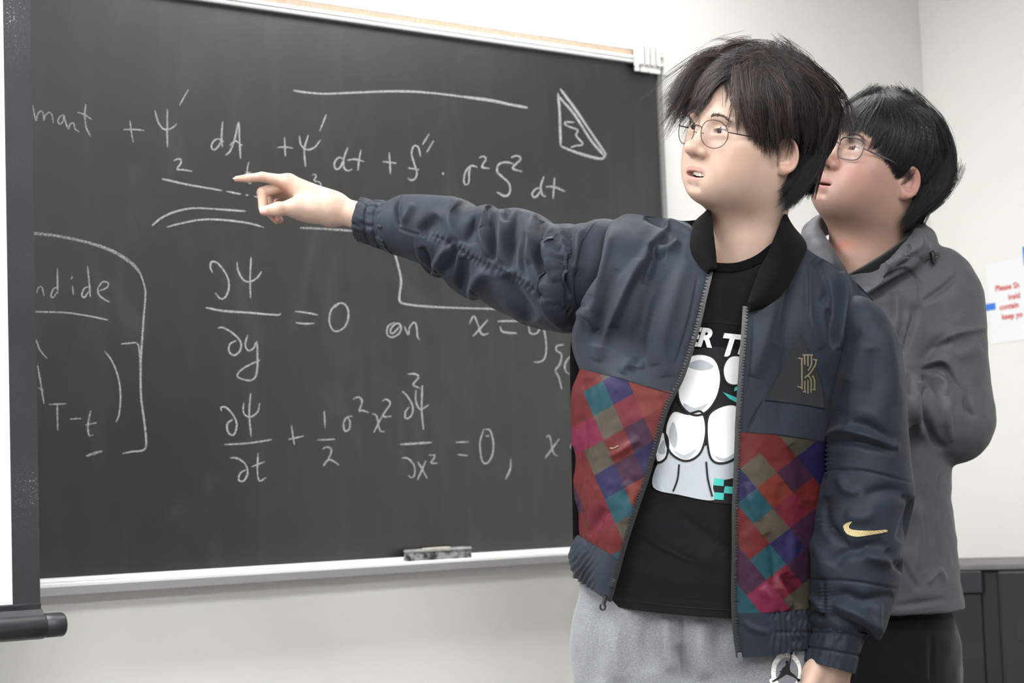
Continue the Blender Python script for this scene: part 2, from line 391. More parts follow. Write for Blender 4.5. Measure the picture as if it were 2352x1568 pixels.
crop('chalk_letter', *a, [(1432,930),(1390,922),(1350,935),(1342,975),(1370,1005),(1408,1040),(1415,1090),(1388,1115),(1340,1092)], w=5.4)
crop('chalk_numeral', *a, [(1420,895),(1455,885),(1475,905),(1430,955),(1482,975)], w=5)
crop('chalk_letter', *a, [(1608,1000),(1590,1060),(1600,1110),(1620,1115)], [(1590,1068),(1560,1075),(1540,1105),(1560,1122),(1588,1085)], w=5)
crop('chalk_letter', *a, [(1668,1010),(1660,1130)], [(1618,1062),(1665,1062),(1730,1090)], w=5)
crop('chalk_line', *a, [(182,513),(250,525),(360,533),(500,528),(700,520),(850,520),(1000,532),(1150,550)], w=5.5)
crop('chalk_line', *a, [(1140,549),(1300,570),(1420,595),(1515,612)], w=8)
crop('chalk_triangle', *a, [(1688,530),(1697,640),(1703,828)], [(1703,830),(1760,855),(1850,885),(1935,902),(1960,875)], [(1962,878),(1880,760),(1800,640),(1700,505)], [(1685,540),(1780,650),(1870,790),(1950,885)], w=7)
crop('chalk_squiggle', *a, [(1782,695),(1725,695),(1740,715),(1800,740),(1790,770),(1830,820),(1790,828),(1760,838)], w=5)
a = (0, 500, 2.376)
crop('chalk_bracket', *a, [(150,82),(190,85),(320,100),(480,135),(620,185),(720,250),(770,310)], w=8, faint=True)
crop('chalk_bracket', *a, [(765,300),(790,380),(793,430),(780,600),(768,800),(770,980),(790,1130),(797,1240),(775,1270),(720,1275),(668,1287)], w=5)
crop('chalk_letter', *a, [(200,410),(210,380),(228,378),(240,425)], w=4)
crop('chalk_letter', *a, [(313,275),(315,415)], [(313,380),(295,385),(278,420),(288,437),(312,405)], w=4.4)
crop('chalk_letter', *a, [(395,320),(388,335)], [(395,370),(400,420)], w=4.2)
crop('chalk_letter', *a, [(478,265),(490,390),(492,432)], [(485,375),(460,385),(447,420),(460,435),(485,400)], w=4.4)
crop('chalk_letter', *a, [(540,400),(585,380),(590,355),(560,350),(535,385),(540,420),(570,445),(598,460)], w=4.4)
crop('chalk_fraction_bar', *a, [(150,513),(200,513),(350,517),(470,533),(592,558)], w=4.6)
crop('chalk_stroke', *a, [(190,655),(203,682),(220,725),(258,768)], w=4.4)
crop('chalk_letter', *a, [(205,805),(222,900),(240,1015)], [(207,927),(238,942)], w=4.6)
crop('chalk_parenthesis', *a, [(570,728),(610,780),(645,870),(658,970),(650,1070),(633,1115)], w=4.2)
crop('chalk_bracket', *a, [(660,688),(700,685),(748,685),(762,740),(765,850)], w=4.2)
crop('chalk_letter', *a, [(268,1018),(362,1014)], [(312,1018),(315,1160)], w=4.6)
crop('chalk_minus_sign', *a, [(383,1098),(442,1095)], w=4.6)
crop('chalk_letter', *a, [(495,1052),(480,1130),(485,1185),(507,1185)], [(465,1130),(527,1118)], w=4.6)
crop('chalk_letter', *a, [(1160,300),(1148,270),(1155,240),(1190,250),(1235,310),(1250,370),(1235,425),(1205,442),(1175,410)], w=4.8)
crop('chalk_letter', *a, [(1293,240),(1300,290),(1330,340),(1365,348),(1400,330),(1428,293)], [(1370,215),(1365,330),(1367,437)], w=4.6)
crop('chalk_fraction_bar', *a, [(1123,490),(1220,508),(1350,517),(1510,530),(1532,520)], w=5.5)
crop('chalk_letter', *a, [(1190,603),(1215,598),(1270,630),(1312,675),(1312,720),(1280,750),(1250,730),(1255,690),(1290,670)], w=5)
crop('chalk_letter', *a, [(1352,640),(1338,690),(1355,725),(1385,710),(1400,675),(1405,740),(1400,850),(1365,887),(1295,865),(1330,820),(1420,775)], w=5)
crop('chalk_letter', *a, [(1210,1055),(1205,1035),(1235,1035),(1275,1080),(1292,1130),(1275,1185),(1245,1170),(1240,1125),(1270,1100)], w=4.8)
crop('chalk_letter', *a, [(1330,1010),(1328,1060),(1360,1088),(1405,1060),(1418,1010)], [(1368,957),(1360,1060),(1370,1195)], w=4.6)
crop('chalk_fraction_bar', *a, [(1225,1237),(1350,1230),(1482,1210)], w=5)
crop('chalk_letter', *a, [(1255,1310),(1290,1310),(1335,1340),(1352,1390),(1330,1435),(1302,1430),(1310,1395),(1340,1375)], w=4.8)
crop('chalk_letter', *a, [(1408,1283),(1405,1380),(1415,1435),(1450,1418)], [(1375,1358),(1445,1330)], w=4.6)
crop('chalk_smear', *a, [(470,1300),(520,1283),(560,1272)], w=8, faint=True)
a = (650, 500, 2.376)
crop('chalk_underline', *a, [(93,55),(250,62),(385,72),(430,74)], w=6, faint=True)
crop('chalk_equals_sign', *a, [(65,510),(125,517),(190,530)], [(70,572),(120,578),(172,575)], w=4.6)
crop('chalk_numeral', *a, [(300,465),(265,500),(252,560),(270,610),(300,618),(340,590),(358,530),(345,480),(310,465),(285,490)], w=4.6)
crop('chalk_letter', *a, [(610,570),(575,590),(567,630),(590,652),(630,635),(645,600),(630,575),(600,590),(585,620),(600,630),(640,590)], w=4.4)
crop('chalk_letter', *a, [(660,590),(685,640),(690,600),(715,570),(728,590),(735,650),(745,665)], w=4.4)
crop('chalk_bracket', *a, [(600,150),(615,210),(635,290),(645,350),(635,440),(660,468),(800,485),(1000,493),(1150,497),(1220,500)], w=5.4)
crop('chalk_letter', *a, [(1018,578),(1040,535),(1060,570),(1085,635),(1122,630)], [(1118,555),(1080,600),(1035,648)], w=4.8)
crop('chalk_equals_sign', *a, [(1172,565),(1230,563),(1295,565)], [(1185,592),(1200,622),(1278,630)], w=5.4)
crop('chalk_letter', *a, [(1340,590),(1350,630),(1385,630),(1405,600),(1425,615),(1437,700),(1430,760),(1405,785),(1368,787)], w=5)
crop('chalk_bracket', *a, [(1533,692),(1495,700),(1492,725),(1520,745),(1510,800),(1487,832),(1505,870),(1522,935)], w=5)
crop('chalk_parenthesis', *a, [(1565,755),(1538,800),(1545,840),(1565,853)], w=5)
crop('chalk_plus_sign', *a, [(45,1130),(62,1237)], [(28,1210),(115,1190)], w=4.8)
crop('chalk_numeral', *a, [(225,1053),(230,1147)], w=4.4)
crop('chalk_fraction_bar', *a, [(188,1212),(282,1208)], w=4.6)
crop('chalk_numeral', *a, [(215,1262),(240,1250),(265,1265),(250,1310),(220,1355),(235,1330),(260,1320),(305,1348)], w=4.6)
crop('chalk_letter', *a, [(380,1082),(345,1090),(330,1130),(340,1165),(362,1150),(365,1110),(352,1088)], w=4.6)
crop('chalk_numeral', *a, [(382,990),(410,978),(432,1000),(415,1055),(430,1050),(468,1062)], w=4.6)
crop('chalk_letter', *a, [(485,1070),(510,1080),(530,1160),(555,1165)], [(545,1075),(495,1172)], w=4.6)
crop('chalk_numeral', *a, [(540,1000),(565,990),(585,1015),(545,1080),(592,1083)], w=4.6)
crop('chalk_numeral', *a, [(680,852),(720,852),(740,870),(710,910),(750,930)], w=4.8)
crop('chalk_letter', *a, [(650,945),(680,975),(708,1030),(700,1080),(670,1095),(668,1060),(690,1030)], w=4.6)
crop('chalk_letter', *a, [(725,940),(725,1000),(750,1045),(795,1020)], [(760,915),(757,1050),(767,1155)], w=5)
crop('chalk_fraction_bar', *a, [(638,1237),(812,1225)], w=5.4)
crop('chalk_letter', *a, [(648,1310),(680,1312),(715,1350),(718,1400),(700,1418),(683,1405)], w=4.8)
crop('chalk_letter', *a, [(735,1328),(787,1422)], [(780,1325),(733,1432)], w=4.8)
crop('chalk_numeral', *a, [(795,1295),(828,1295),(820,1320),(805,1338),(843,1338)], w=4.4)
crop('chalk_equals_sign', *a, [(942,1225),(1015,1222)], [(955,1292),(1008,1297)], w=4.8)
crop('chalk_numeral', *a, [(1095,1152),(1075,1230),(1085,1320),(1110,1340),(1140,1300),(1148,1230),(1130,1160),(1100,1155)], [(1105,1190),(1125,1190)], w=4.8)
crop('chalk_comma', *a, [(1243,1315),(1240,1370),(1213,1428)], w=5.2)
crop('chalk_letter', *a, [(1435,1200),(1455,1190),(1475,1280),(1500,1300)], [(1508,1205),(1430,1312)], w=4.8)
crop('chalk_less_sign', *a, [(1590,1222),(1570,1250),(1595,1268),(1640,1290)], w=5)
for k, (nm, strokes, w, faint) in enumerate(GL):
    v, f = join([ribbon(st, w, k*7+q) for q, st in enumerate(strokes)])
    obj(nm, v, f, M_CHALKF if faint else M_CHALK, bb, smooth=False)

# ------------------------------------------------------------------ eraser
es0 = float((on_plane(937, 1275, D_BOARD-0.03)+NDIR*(D_BOARD-0.03)) @ BDIR); es1 = float((on_plane(1072, 1265, D_BOARD-0.03)+NDIR*(D_BOARD-0.03)) @ BDIR)
M_FELT = noise_col(mat('eraser_felt', rough=1.0, spec=0.05), 60, lin((58, 58, 60)), lin((150, 150, 152)), lo=0.4, hi=0.6)
M_GRIP = noise_col(mat('eraser_grip', rough=0.9, spec=0.1), 40, lin((140, 139, 136)), lin((176, 175, 172)))
er = empty('chalkboard_eraser', BF((es0+es1)/2, 0.03, Z_BB-0.0105), 'dusty grey felt chalkboard eraser lying on the chalk tray', 'eraser')
fbox('felt', BF, (es0, es1-0.001), (0.014, 0.050), (Z_BB-0.0104, Z_BB+0.009), M_FELT, er, bev=0.002)
fbox('grip', BF, (es0-0.001, es1), (0.012, 0.052), (Z_BB+0.0091, Z_BB+0.0165), M_GRIP, er, bev=0.003)
fbox('chalk_dust', BF, (es0+0.045, es1-0.055), (0.022, 0.042), (Z_BB+0.0166, Z_BB+0.0186), mat('dust', lin((222, 216, 200)), 1.0, 0.05), er, bev=0.0008)

# ------------------------------------------------------------------ projection screen hanging in front of the board
D_SCR = 3.30
def SF(s, o, z): return -NDIR*D_SCR + BDIR*s + NDIR*o + ZUP*z
def s_at(px, py, D): return float((on_plane(px, py, D)+NDIR*D) @ BDIR)
sr = s_at(80, 700, D_SCR); sw = s_at(17, 700, D_SCR)
zb = float(on_plane(60, 1386, D_SCR)[2])
M_SCRW = mat('screen_white', lin((236, 237, 238)), 0.85, 0.1)
M_SCRB = mat('screen_border', lin((44, 44, 47)), 0.7, 0.3)
def specks():
    N, L, b = nodes(M_SCRB)
    tc = N.new('ShaderNodeTexCoord'); v = N.new('ShaderNodeTexNoise'); v.inputs['Scale'].default_value = 330; v.inputs['Detail'].default_value = 2
    L.new(tc.outputs['Object'], v.inputs['Vector'])
    n = N.new('ShaderNodeTexNoise'); n.inputs['Scale'].default_value = 5; L.new(tc.outputs['Object'], n.inputs['Vector'])
    m = N.new('ShaderNodeMath'); m.operation = 'MULTIPLY'; L.new(v.outputs['Fac'], m.inputs[0]); L.new(n.outputs['Fac'], m.inputs[1])
    r = ramp(m.node_tree if hasattr(m, 'node_tree') else M_SCRB.node_tree, [(0.0, lin((40, 40, 43))), (0.30, lin((52, 52, 55))), (0.42, lin((62, 62, 64))), (0.47, lin((150, 150, 150)))])
    L.new(m.outputs[0], r.inputs[0]); L.new(r.outputs[0], b.inputs['Base Color'])
specks()
scr = empty('projection_screen', SF(sr-1.2, 0, zb-0.06), 'pulled-down white projection screen with black border and weighted bottom bar', 'projection screen')
fbox('screen_fabric', SF, (sr-2.4, sw), (0, 0.0012), (zb, CEIL-0.12), M_SCRW, scr)
fbox('border', SF, (sw, sr), (-0.0002, 0.0016), (zb, CEIL-0.12), M_SCRB, scr)
fbox('border', SF, (sr-2.4, sw), (0.00125, 0.0018), (zb, zb+0.0005), M_SCRB, scr)
M_BAR = noise_col(mat('bar_black', rough=0.42), 25, lin((30, 30, 33)), lin((46, 46, 49)), stretch=(1, 1, 6))
fbox('slat', SF, (sr-2.4, sr), (-0.004, 0.0055), (zb-0.013, zb), M_BAR, scr, bev=0.0015)
zt = float(on_plane(120, 1435, D_SCR)[2]); rb = 0.0235
def rod(sa, sb, r, m, name, par, rr=0.0):
    th = np.linspace(0, 2*np.pi, 32, endpoint=False)
    prof = [(sa, 0.0), (sa, r*0.9), (sa+0.002, r), (sb-0.004, r), (sb-0.001, r*0.93), (sb, r*0.8), (sb, 0.0)]
    v = [SF(s, q*math.cos(t), zt+q*math.sin(t)) for (s, q) in prof for t in th]
    return obj(name, v, grid_faces(len(prof), 32, True, True), m, par)
s_tip = s_at(145, 1433, D_SCR)
rod(sr-2.45, sr+0.006, rb, M_BAR, 'bottom_bar', scr)
rod(sr+0.004, s_tip, rb*0.93, M_BAR, 'end_cap', scr)
extrude_profile('bar_neck', SF, sr-2.4, sr+0.002, [(-0.005, zb-0.011), (0.0055, zb-0.011), (0.018, zt+0.012), (-0.018, zt+0.012)], M_BAR, scr)
rod_case = extrude_profile('case', SF, sr-2.5, sr+0.1, [(-0.05, CEIL-0.001), (0.05, CEIL-0.001), (0.05, CEIL-0.12), (-0.05, CEIL-0.12)], mat('case_white', (0.8, 0.8, 0.8), 0.5), scr)

# ------------------------------------------------------------------ taped paper notice on the right wall
RD = NDIR                                                 # along the right wall, towards the room
def RWP(px, py, off=0.0):
    """point on the right wall (plane BDIR.x = S_COR) at a pixel"""
    r = U(px, py, 1.0)-CAM_P; t = (S_COR-off-CAM_P @ BDIR)/(r @ BDIR)
    return CAM_P+r*t[..., None] if np.ndim(t) else CAM_P+r*t
p00 = RWP(2264, 607, 0.001); p01 = RWP(2279, 790, 0.001)
ydir = (p01-p00); ph = np.linalg.norm(ydir); ydir /= ph
xdir = np.cross(ydir, -BDIR); xdir /= np.linalg.norm(xdir)
if xdir @ RD < 0: xdir = -xdir
def PF(x, y, off): return p00+xdir*x+ydir*y-BDIR*off
notice = empty('paper_notice', PF(0.14, ph, 0), 'white paper notice with red bold lettering taped on the right wall', 'notice')
fbox('sheet', PF, (0, 0.279), (0, ph), (0, 0.0004), mat('paper', lin((240, 241, 244)), 0.8, 0.2), notice)
M_RED = mat('red_ink', lin((206, 62, 50)), 0.8, 0.1)
mm = lambda px, py: ((RWP(px, py)-p00) @ xdir, (RWP(px, py)-p00) @ ydir)
for (s, px, py, wpx) in (('Please Sh', 2287, 669, 78), ('insid', 2317, 688, 45), ('contain', 2297, 712, 66), ('keep yo', 2302, 734, 62)):
    v, f = text_mesh(s, 0.0225, bold=0.0006)
    x0, y0 = mm(px, py)
    v = np.array([PF(x0+q[0], y0-q[1], 0.0007) for q in v]); obj('lettering', v, f, M_RED, notice, smooth=False)
M_TAPE = mat('blue_tape', lin((66, 130, 222)), 0.6, 0.3)
x0, y0 = mm(2246, 700); x1, y1 = mm(2288, 712)
fbox('tape', PF, (x0, x1), (y0+0.002, y0+0.021), (0.0006, 0.0010), M_TAPE, notice)
x0, y0 = mm(2349, 567); fbox('tape', PF, (x0, x0+0.020), (y0, y0+0.052), (0.0006, 0.0010), M_TAPE, notice)

# ------------------------------------------------------------------ dark cabinet at the lower right
ca = U(2165, 1296, 4.78); zt_c = ca[2]
cd = np.array([0.93, -0.37, 0]); cd /= np.linalg.norm(cd); cdn = np.array([-cd[1], cd[0], 0])
M_CAB = noise_col(mat('cabinet_charcoal', rough=0.6), 9, lin((24, 24, 25)), lin((31, 31, 32)))
M_CABL = mat('cabinet_rim', lin((38, 38, 42)), 0.5)
def CF(x, y, z): return ca*np.array([1, 1, 0])+cd*x+cdn*y+ZUP*z
cab = empty('storage_cabinet', CF(0.2, 0.2, 0), 'dark charcoal cabinet with a pale grey top against the right side', 'cabinet')
fbox('body', CF, (-0.25, 0.62), (0.014, 0.36), (0.03, zt_c-0.016), M_CAB, cab, bev=0.006)
fbox('top', CF, (-0.26, 0.63), (0.0, 0.365), (zt_c-0.016, zt_c), noise_col(mat('cabinet_top', rough=0.6), 9, lin((104, 103, 101)), lin((116, 115, 113))), cab, bev=0.004)
fbox('rim', CF, (-0.25, 0.093), (0.0, 0.0139), (zt_c-0.072, zt_c-0.0161), M_CABL, cab, bev=0.004)
fbox('door', CF, (-0.25, 0.088), (0.006, 0.0139), (0.05, zt_c-0.0721), M_CAB, cab, bev=0.003)
d = fbox('door', CF, (0.128, 0.62), (0.0, 0.0139), (0.05, zt_c-0.0165), mat('cabinet_door', lin((32, 32, 34)), 0.55), cab, bev=0.008)
fbox('recess_plate', CF, (0.17, 0.58), (-0.002, -0.0001), (zt_c-0.185, zt_c-0.14), M_CABL, d, bev=0.0005)
fbox('plinth', CF, (-0.24, 0.61), (0.03, 0.35), (0, 0.03), M_CAB, cab)
# ------------------------------------------------------------------ implicit sculpting (surface nets)
def sd_ell(p, c, r):
    q = (p-np.asarray(c, np.float32))/np.asarray(r, np.float32)
    k0 = np.sqrt((q*q).sum(-1)); q2 = q/np.asarray(r, np.float32); k1 = np.sqrt((q2*q2).sum(-1))+1e-9
    return k0*(k0-1)/k1
def sd_cap(p, a, b, ra, rb=None):
    rb = ra if rb is None else rb
    a = np.asarray(a, np.float32); b = np.asarray(b, np.float32); ab = b-a
    h = np.clip(((p-a) @ ab)/(ab @ ab), 0, 1)
    return np.sqrt(((p-a-h[..., None]*ab)**2).sum(-1))-(ra+(rb-ra)*h)
def smin(a, b, k):
    h = np.clip(k-np.abs(a-b), 0, None)/k
    return np.minimum(a, b)-h*h*k*0.25
def smax(a, b, k): return -smin(-a, -b, k)
def surface_nets(fn, lo, hi, h):
    lo = np.asarray(lo, float); hi = np.asarray(hi, float); B = 6
    nb = np.ceil((hi-lo)/(h*B)).astype(int); n = nb*B
    ci = np.stack(np.meshgrid(*[np.arange(k) for k in nb], indexing='ij'), -1).reshape(-1, 3)
    cc = (lo+(ci+0.5)*B*h).astype(np.float32)
    v = fn(cc)
    val = np.repeat(np.repeat(np.repeat(v.reshape(nb), B, 0), B, 1), B, 2).astype(np.float32)
    near = ci[np.abs(v) < B*h*1.25]
    off = np.stack(np.meshgrid(*[np.arange(B)]*3, indexing='ij'), -1).reshape(-1, 3)
    for k in range(0, len(near), 4000):
        idx = (near[k:k+4000, None]*B+off[None]).reshape(-1, 3)
        val[idx[:, 0], idx[:, 1], idx[:, 2]] = fn((lo+idx*h).astype(np.float32))
    s = val < 0
    X, Y, Z = n
    cnt = np.zeros((X-1, Y-1, Z-1), np.int8); acc = np.zeros((X-1, Y-1, Z-1, 3), np.float32)
    sl = lambda d, m: slice(d, m-1+d)
    for ax in range(3):
        o1, o2 = [q for q in range(3) if q != ax]
        for d1 in (0, 1):
            for d2 in (0, 1):
                a = [0, 0, 0]; a[o1] = d1; a[o2] = d2; b = a[:]; b[ax] = 1
                A = val[sl(a[0], X), sl(a[1], Y), sl(a[2], Z)]; Bv = val[sl(b[0], X), sl(b[1], Y), sl(b[2], Z)]
                c = (A < 0) != (Bv < 0); i = np.nonzero(c)
                t = A[i]/(A[i]-Bv[i])
                w = np.empty((len(t), 3), np.float32); w[:, o1] = d1; w[:, o2] = d2; w[:, ax] = t
                acc[i] += w; cnt[i] += 1
    ii = np.nonzero(cnt); vid = np.full(cnt.shape, -1, np.int64); vid[ii] = np.arange(len(ii[0]))
    V = lo+(np.stack(ii, 1)+acc[ii]/cnt[ii][:, None])*h
    F = []
    for ax in range(3):
        o1, o2 = (ax+1) % 3, (ax+2) % 3
        a = [slice(0, m) for m in n]; b = a[:]
        a[ax] = slice(0, n[ax]-1); b[ax] = slice(1, n[ax])
        S0_, S1_ = s[tuple(a)], s[tuple(b)]
        e = np.stack(np.nonzero(S0_ != S1_), 1)
        e = e[(e[:, o1] > 0) & (e[:, o2] > 0) & (e[:, o1] < n[o1]-1) & (e[:, o2] < n[o2]-1)]
        sg = S0_[e[:, 0], e[:, 1], e[:, 2]]
        q = []
        for d1, d2 in ((1, 1), (0, 1), (0, 0), (1, 0)):
            g = e.copy(); g[:, o1] -= d1; g[:, o2] -= d2; q.append(vid[g[:, 0], g[:, 1], g[:, 2]])
        q = np.stack(q, 1); q[~sg] = q[~sg][:, ::-1]; F.append(q)
    return V, np.vstack(F)
def relax(V, F, it=2, lam=0.5, keep=None):
    """Laplacian smoothing on quads"""
    e = np.vstack([F[:, [0, 1]], F[:, [1, 2]], F[:, [2, 3]], F[:, [3, 0]]]); n = len(V)
    e = np.vstack([e, e[:, ::-1]]); cnt = np.bincount(e[:, 0], minlength=n)[:, None]
    for k in range(it):
        for l in (lam, -lam*1.03):
            s = np.stack([np.bincount(e[:, 0], V[e[:, 1], j], minlength=n) for j in range(3)], 1)/np.maximum(cnt, 1)
            V = V+l*(s-V)
    return V
def set_color(o, col, name='tint'):
    at = o.data.color_attributes.new(name, 'FLOAT_COLOR', 'POINT')
    c = np.ones((len(o.data.vertices), 4), np.float32); c[:, :3] = col; at.data.foreach_set('color', c.ravel())
def sstep(x, a, b):
    t = np.clip((x-a)/(b-a), 0, 1); return t*t*(3-2*t)
def gauss(p, c, r):
    q = (p-np.asarray(c))/np.asarray(r); return np.exp(-(q*q).sum(-1))
# ------------------------------------------------------------------ heads
def ear_sdf(p, side):
    """outer ear; side +1 = +x"""
    q = (p-np.array([side*0.0795, -0.001, 0.004], np.float32)) @ rot('x', math.radians(-14)).astype(np.float32)
    q = q*np.array([side, 1, 1], np.float32)/0.90                                   # outwards = +x
    q = q @ rot('z', math.radians(36)).astype(np.float32)                      # rear edge stands away from the head
    X, Y, Z = q[..., 0], q[..., 1], q[..., 2]
    d = sd_ell(q, (0, -0.003, 0.0), (0.0065, 0.0175, 0.0285))
    d = smax(d, -sd_ell(q, (0.0075, -0.001, 0.002), (0.0085, 0.0115, 0.0205)), 0.003)   # bowl
    th = np.arctan2(Z/0.0285, (Y+0.003)/0.0175)
    rr = np.sqrt((Z/0.0285)**2+((Y+0.003)/0.0175)**2)
    hel = np.sqrt(((rr-0.93)*0.020)**2+(X-0.004)**2)-0.0030*(0.62+0.38*sstep(np.abs(th-math.pi*0), 0.5, 1.4))
    gate = sstep(np.abs(th), 0.1, 0.7)                                         # open at the front of the ear
    d = smin(d, hel+(1-gate)*0.004, 0.0025)
    a2 = np.sqrt(((np.sqrt(((Z-0.001)/0.0190)**2+((Y+0.002)/0.0105)**2)-0.95)*0.012)**2+(X-0.0015)**2)-0.0024
    d = smin(d, a2+sstep(Y, -0.002, 0.004)*0.01, 0.003)                        # antihelix
    d = smin(d, sd_ell(q, (0.0015, 0.0035, -0.0255), (0.0050, 0.0085, 0.0095)), 0.005)  # lobe
    d = smin(d, sd_ell(q, (0.0022, 0.0125, -0.004), (0.0035, 0.0045, 0.0068)), 0.003)   # tragus
    d = smin(d, sd_ell(q, (0.0025, 0.0035, -0.0135), (0.0032, 0.0075, 0.0030)), 0.003)  # antitragus
    d = smax(d, -sd_ell(q, (0.0035, 0.0055, -0.0055), (0.0060, 0.0052, 0.0062)), 0.002) # canal
    return d*0.90
def head_sdf(P):
    g = P.get
    jw, ck, fat = g('jaw', 1.0), g('cheek', 1.0), g('fat', 0.0)
    mo = g('mouth', 0.0); mw = g('mouth_w', 1.0)
    def fn(p):
        p = p.astype(np.float32); px = np.abs(p[..., 0]); s = np.stack([px, p[..., 1], p[..., 2]], -1)
        d = sd_ell(p, (0, -0.014, 0.052), (0.0775, 0.097, 0.086))
        d = smin(d, sd_ell(p, (0, 0.038, 0.050), (0.060, 0.050, 0.055)), 0.03)
        d = smin(d, sd_ell(p, (0, 0.030, -0.012), (0.062, 0.058, 0.070)), 0.03)
        d = smin(d, sd_ell(s, (0.040*jw, 0.006, -0.036), (0.029, 0.044, 0.042)), 0.035)
        d = smin(d, sd_ell(s, (0.036*ck, 0.050, -0.020), (0.029, 0.031, 0.032)), 0.028)
        d = smin(d, sd_ell(s, (0.046, 0.050, 0.004), (0.018, 0.022, 0.016)), 0.022)          # cheek bone
        d = smin(d, sd_ell(s, (0.025*jw, 0.048, -0.054), (0.026, 0.032, 0.024)), 0.030)       # lower jaw
        d = smin(d, sd_ell(p, (0, 0.060, -0.042), (0.032, 0.0255, 0.028)), 0.025)              # mouth mound
        d = smin(d, sd_ell(p, (0, 0.069, -0.0675), (0.022, 0.019, 0.017)), 0.022)              # chin
        d = smin(d, sd_ell(p, (0, 0.024, -0.066), (0.042, 0.046, 0.023+0.006*fat)), 0.03)     # under the chin
        d = smin(d, sd_cap(p, (0, -0.022, -0.05), P['neck'], 0.054, g('neck_r', 0.060)), 0.035)
        d = smin(d, sd_ell(s, (0.024, 0.078, 0.040), (0.026, 0.012, 0.008)), 0.016)           # brow
        # eyes
        d = smax(d, -sd_ell(s, (0.031, 0.104, 0.023), (0.019, 0.018, 0.011)), 0.016)
        d = smin(d, sd_ell(s, (0.0305, 0.0735, 0.0215), (0.0165, 0.0135, 0.0125)), 0.006)
        d = smin(d, sd_cap(s, (0.020, 0.0850, 0.0135), (0.042, 0.0800, 0.0150), 0.0035), 0.008)  # lower lid pad
        d = smax(d, -sd_ell(s @ rot('y', math.radians(-6)).astype(np.float32), (0.0305+0.0022, 0.0890, 0.0210-0.0032), (0.0140, 0.0115, g('eye', 0.0036))), 0.0015)
        d = smax(d, -(sd_cap(s, (0.019, 0.0890, 0.0285), (0.045, 0.0810, 0.0280), 0.0012)), 0.0025)  # lid crease
        # nose
        nl = g('nose', 1.0)
        d = smin(d, sd_cap(p, (0, 0.0775, 0.029), (0, 0.0985*nl, -0.010), 0.0070, 0.0098), 0.014)
        d = smin(d, sd_ell(p, (0, 0.1010*nl, -0.0115), (0.0125, 0.0115, 0.0108)), 0.008)
        d = smin(d, sd_ell(s, (0.0130, 0.0895*nl, -0.0155), (0.0082, 0.0110, 0.0083)), 0.0055)
        d = smax(d, -sd_ell(s, (0.0068, 0.0985*nl, -0.0240), (0.0042, 0.0062, 0.0050)), 0.002)
        d = smax(d, -sd_cap(p, (0, 0.0965, -0.026), (0, 0.0975, -0.036), 0.0018), 0.005)          # philtrum
        # lips
        up = sd_ell(s, (0.0055, 0.0826, -0.0415+mo*0.35), (0.0150*mw, 0.0074, 0.0040))
        up = smin(up, sd_ell(s, (0.013*mw, 0.0795, -0.0440+mo*0.3), (0.0140*mw, 0.0072, 0.0034)), 0.004)
        lw = sd_ell(p, (0, 0.0814, -0.0528-mo*0.60), (0.0200*mw, 0.0072, 0.0048))
        d = smin(d, up, 0.005); d = smin(d, lw, 0.005)
        d = smax(d, -sd_cap(s, (0, 0.0950, -0.0655-mo*0.65), (0.010, 0.0920, -0.0650-mo*0.65), 0.0022), 0.010)
        if mo > 0.001:
            d = smax(d, -sd_ell(s @ rot('y', 0).astype(np.float32), (0, 0.088, -0.0485-mo*0.15), (0.0215*mw, 0.020, 0.0010+mo*0.55)), 0.0022)
        else:
            d = smax(d, -sd_cap(s, (0, 0.0935, -0.0475), (0.022*mw, 0.0830, -0.0482), 0.0016), 0.0030)
        for side in (-1, 1):
            m = (p[..., 0]*side > 0.055) & (np.abs(p[..., 1]) < 0.06) & (np.abs(p[..., 2]) < 0.06)
            if m.any():
                e = ear_sdf(p[m], side); d[m] = smin(d[m], e, 0.004)
        return d
    return fn
def skin_tint(L, P):
    """skin colour by place on the face: lips, cheeks, ears, nose"""
    mo = P.get('mouth', 0.0); mw = P.get('mouth_w', 1.0)
    base = np.array(lin(P['skin'])); lip = np.array(lin(P['lip'])); red = np.array(lin(P['blush']))
    A = np.stack([np.abs(L[:, 0]), L[:, 1], L[:, 2]], 1)
    col = np.repeat(base[None], len(L), 0)
    w = 0.55*P.get('blush_k', 1)*gauss(A, (0.045, 0.06, -0.018), (0.030, 0.05, 0.026))+0.5*gauss(A, (0, 0.108, -0.012), (0.016, 0.016, 0.014))
    w = w+0.55*sstep(A[:, 0], 0.076, 0.086)+0.35*gauss(A, (0.0215, 0.088, -0.02), (0.006, 0.012, 0.012))
    w = np.clip(w, 0, 1)[:, None]; col = col*(1-w)+red*w
    zz = A[:, 2]
    top = -0.0392+mo*0.35-0.10*np.clip(A[:, 0]-0.004, 0, None)-0.30*np.clip(A[:, 0]-0.012, 0, None)+0.25*np.clip(0.003-A[:, 0], 0, None)*-1
    bot = -0.0585-mo*0.60+20*A[:, 0]**2
    lm = sstep(top-zz, -0.0012, 0.0012)*sstep(zz-bot, -0.0014, 0.0014)*sstep(0.0235*mw-A[:, 0], -0.0012, 0.0015)*(L[:, 1] > 0.065)
    lm = (lm*0.75)[:, None]; col = col*(1-lm)+lip*lm
    if mo > 0.001:
        ins = (np.sqrt((A[:, 0]/(0.0205*mw))**2+((zz+0.0485+mo*0.15)/(0.0016+mo*0.52))**2) < 1.05) & (L[:, 1] > 0.05) & (L[:, 1] < 0.0865-25*A[:, 0]**2)
        col[ins] = lin((96, 38, 34))
    return col
M_SKIN = mat('skin', lin((226, 190, 166)), 0.48, 0.35, Subsurface_Weight=0.10, Subsurface_Scale=0.006)
M_SKIN.node_tree.nodes['Principled BSDF'].inputs['Subsurface Radius'].default_value = (1.0, 0.35, 0.18)
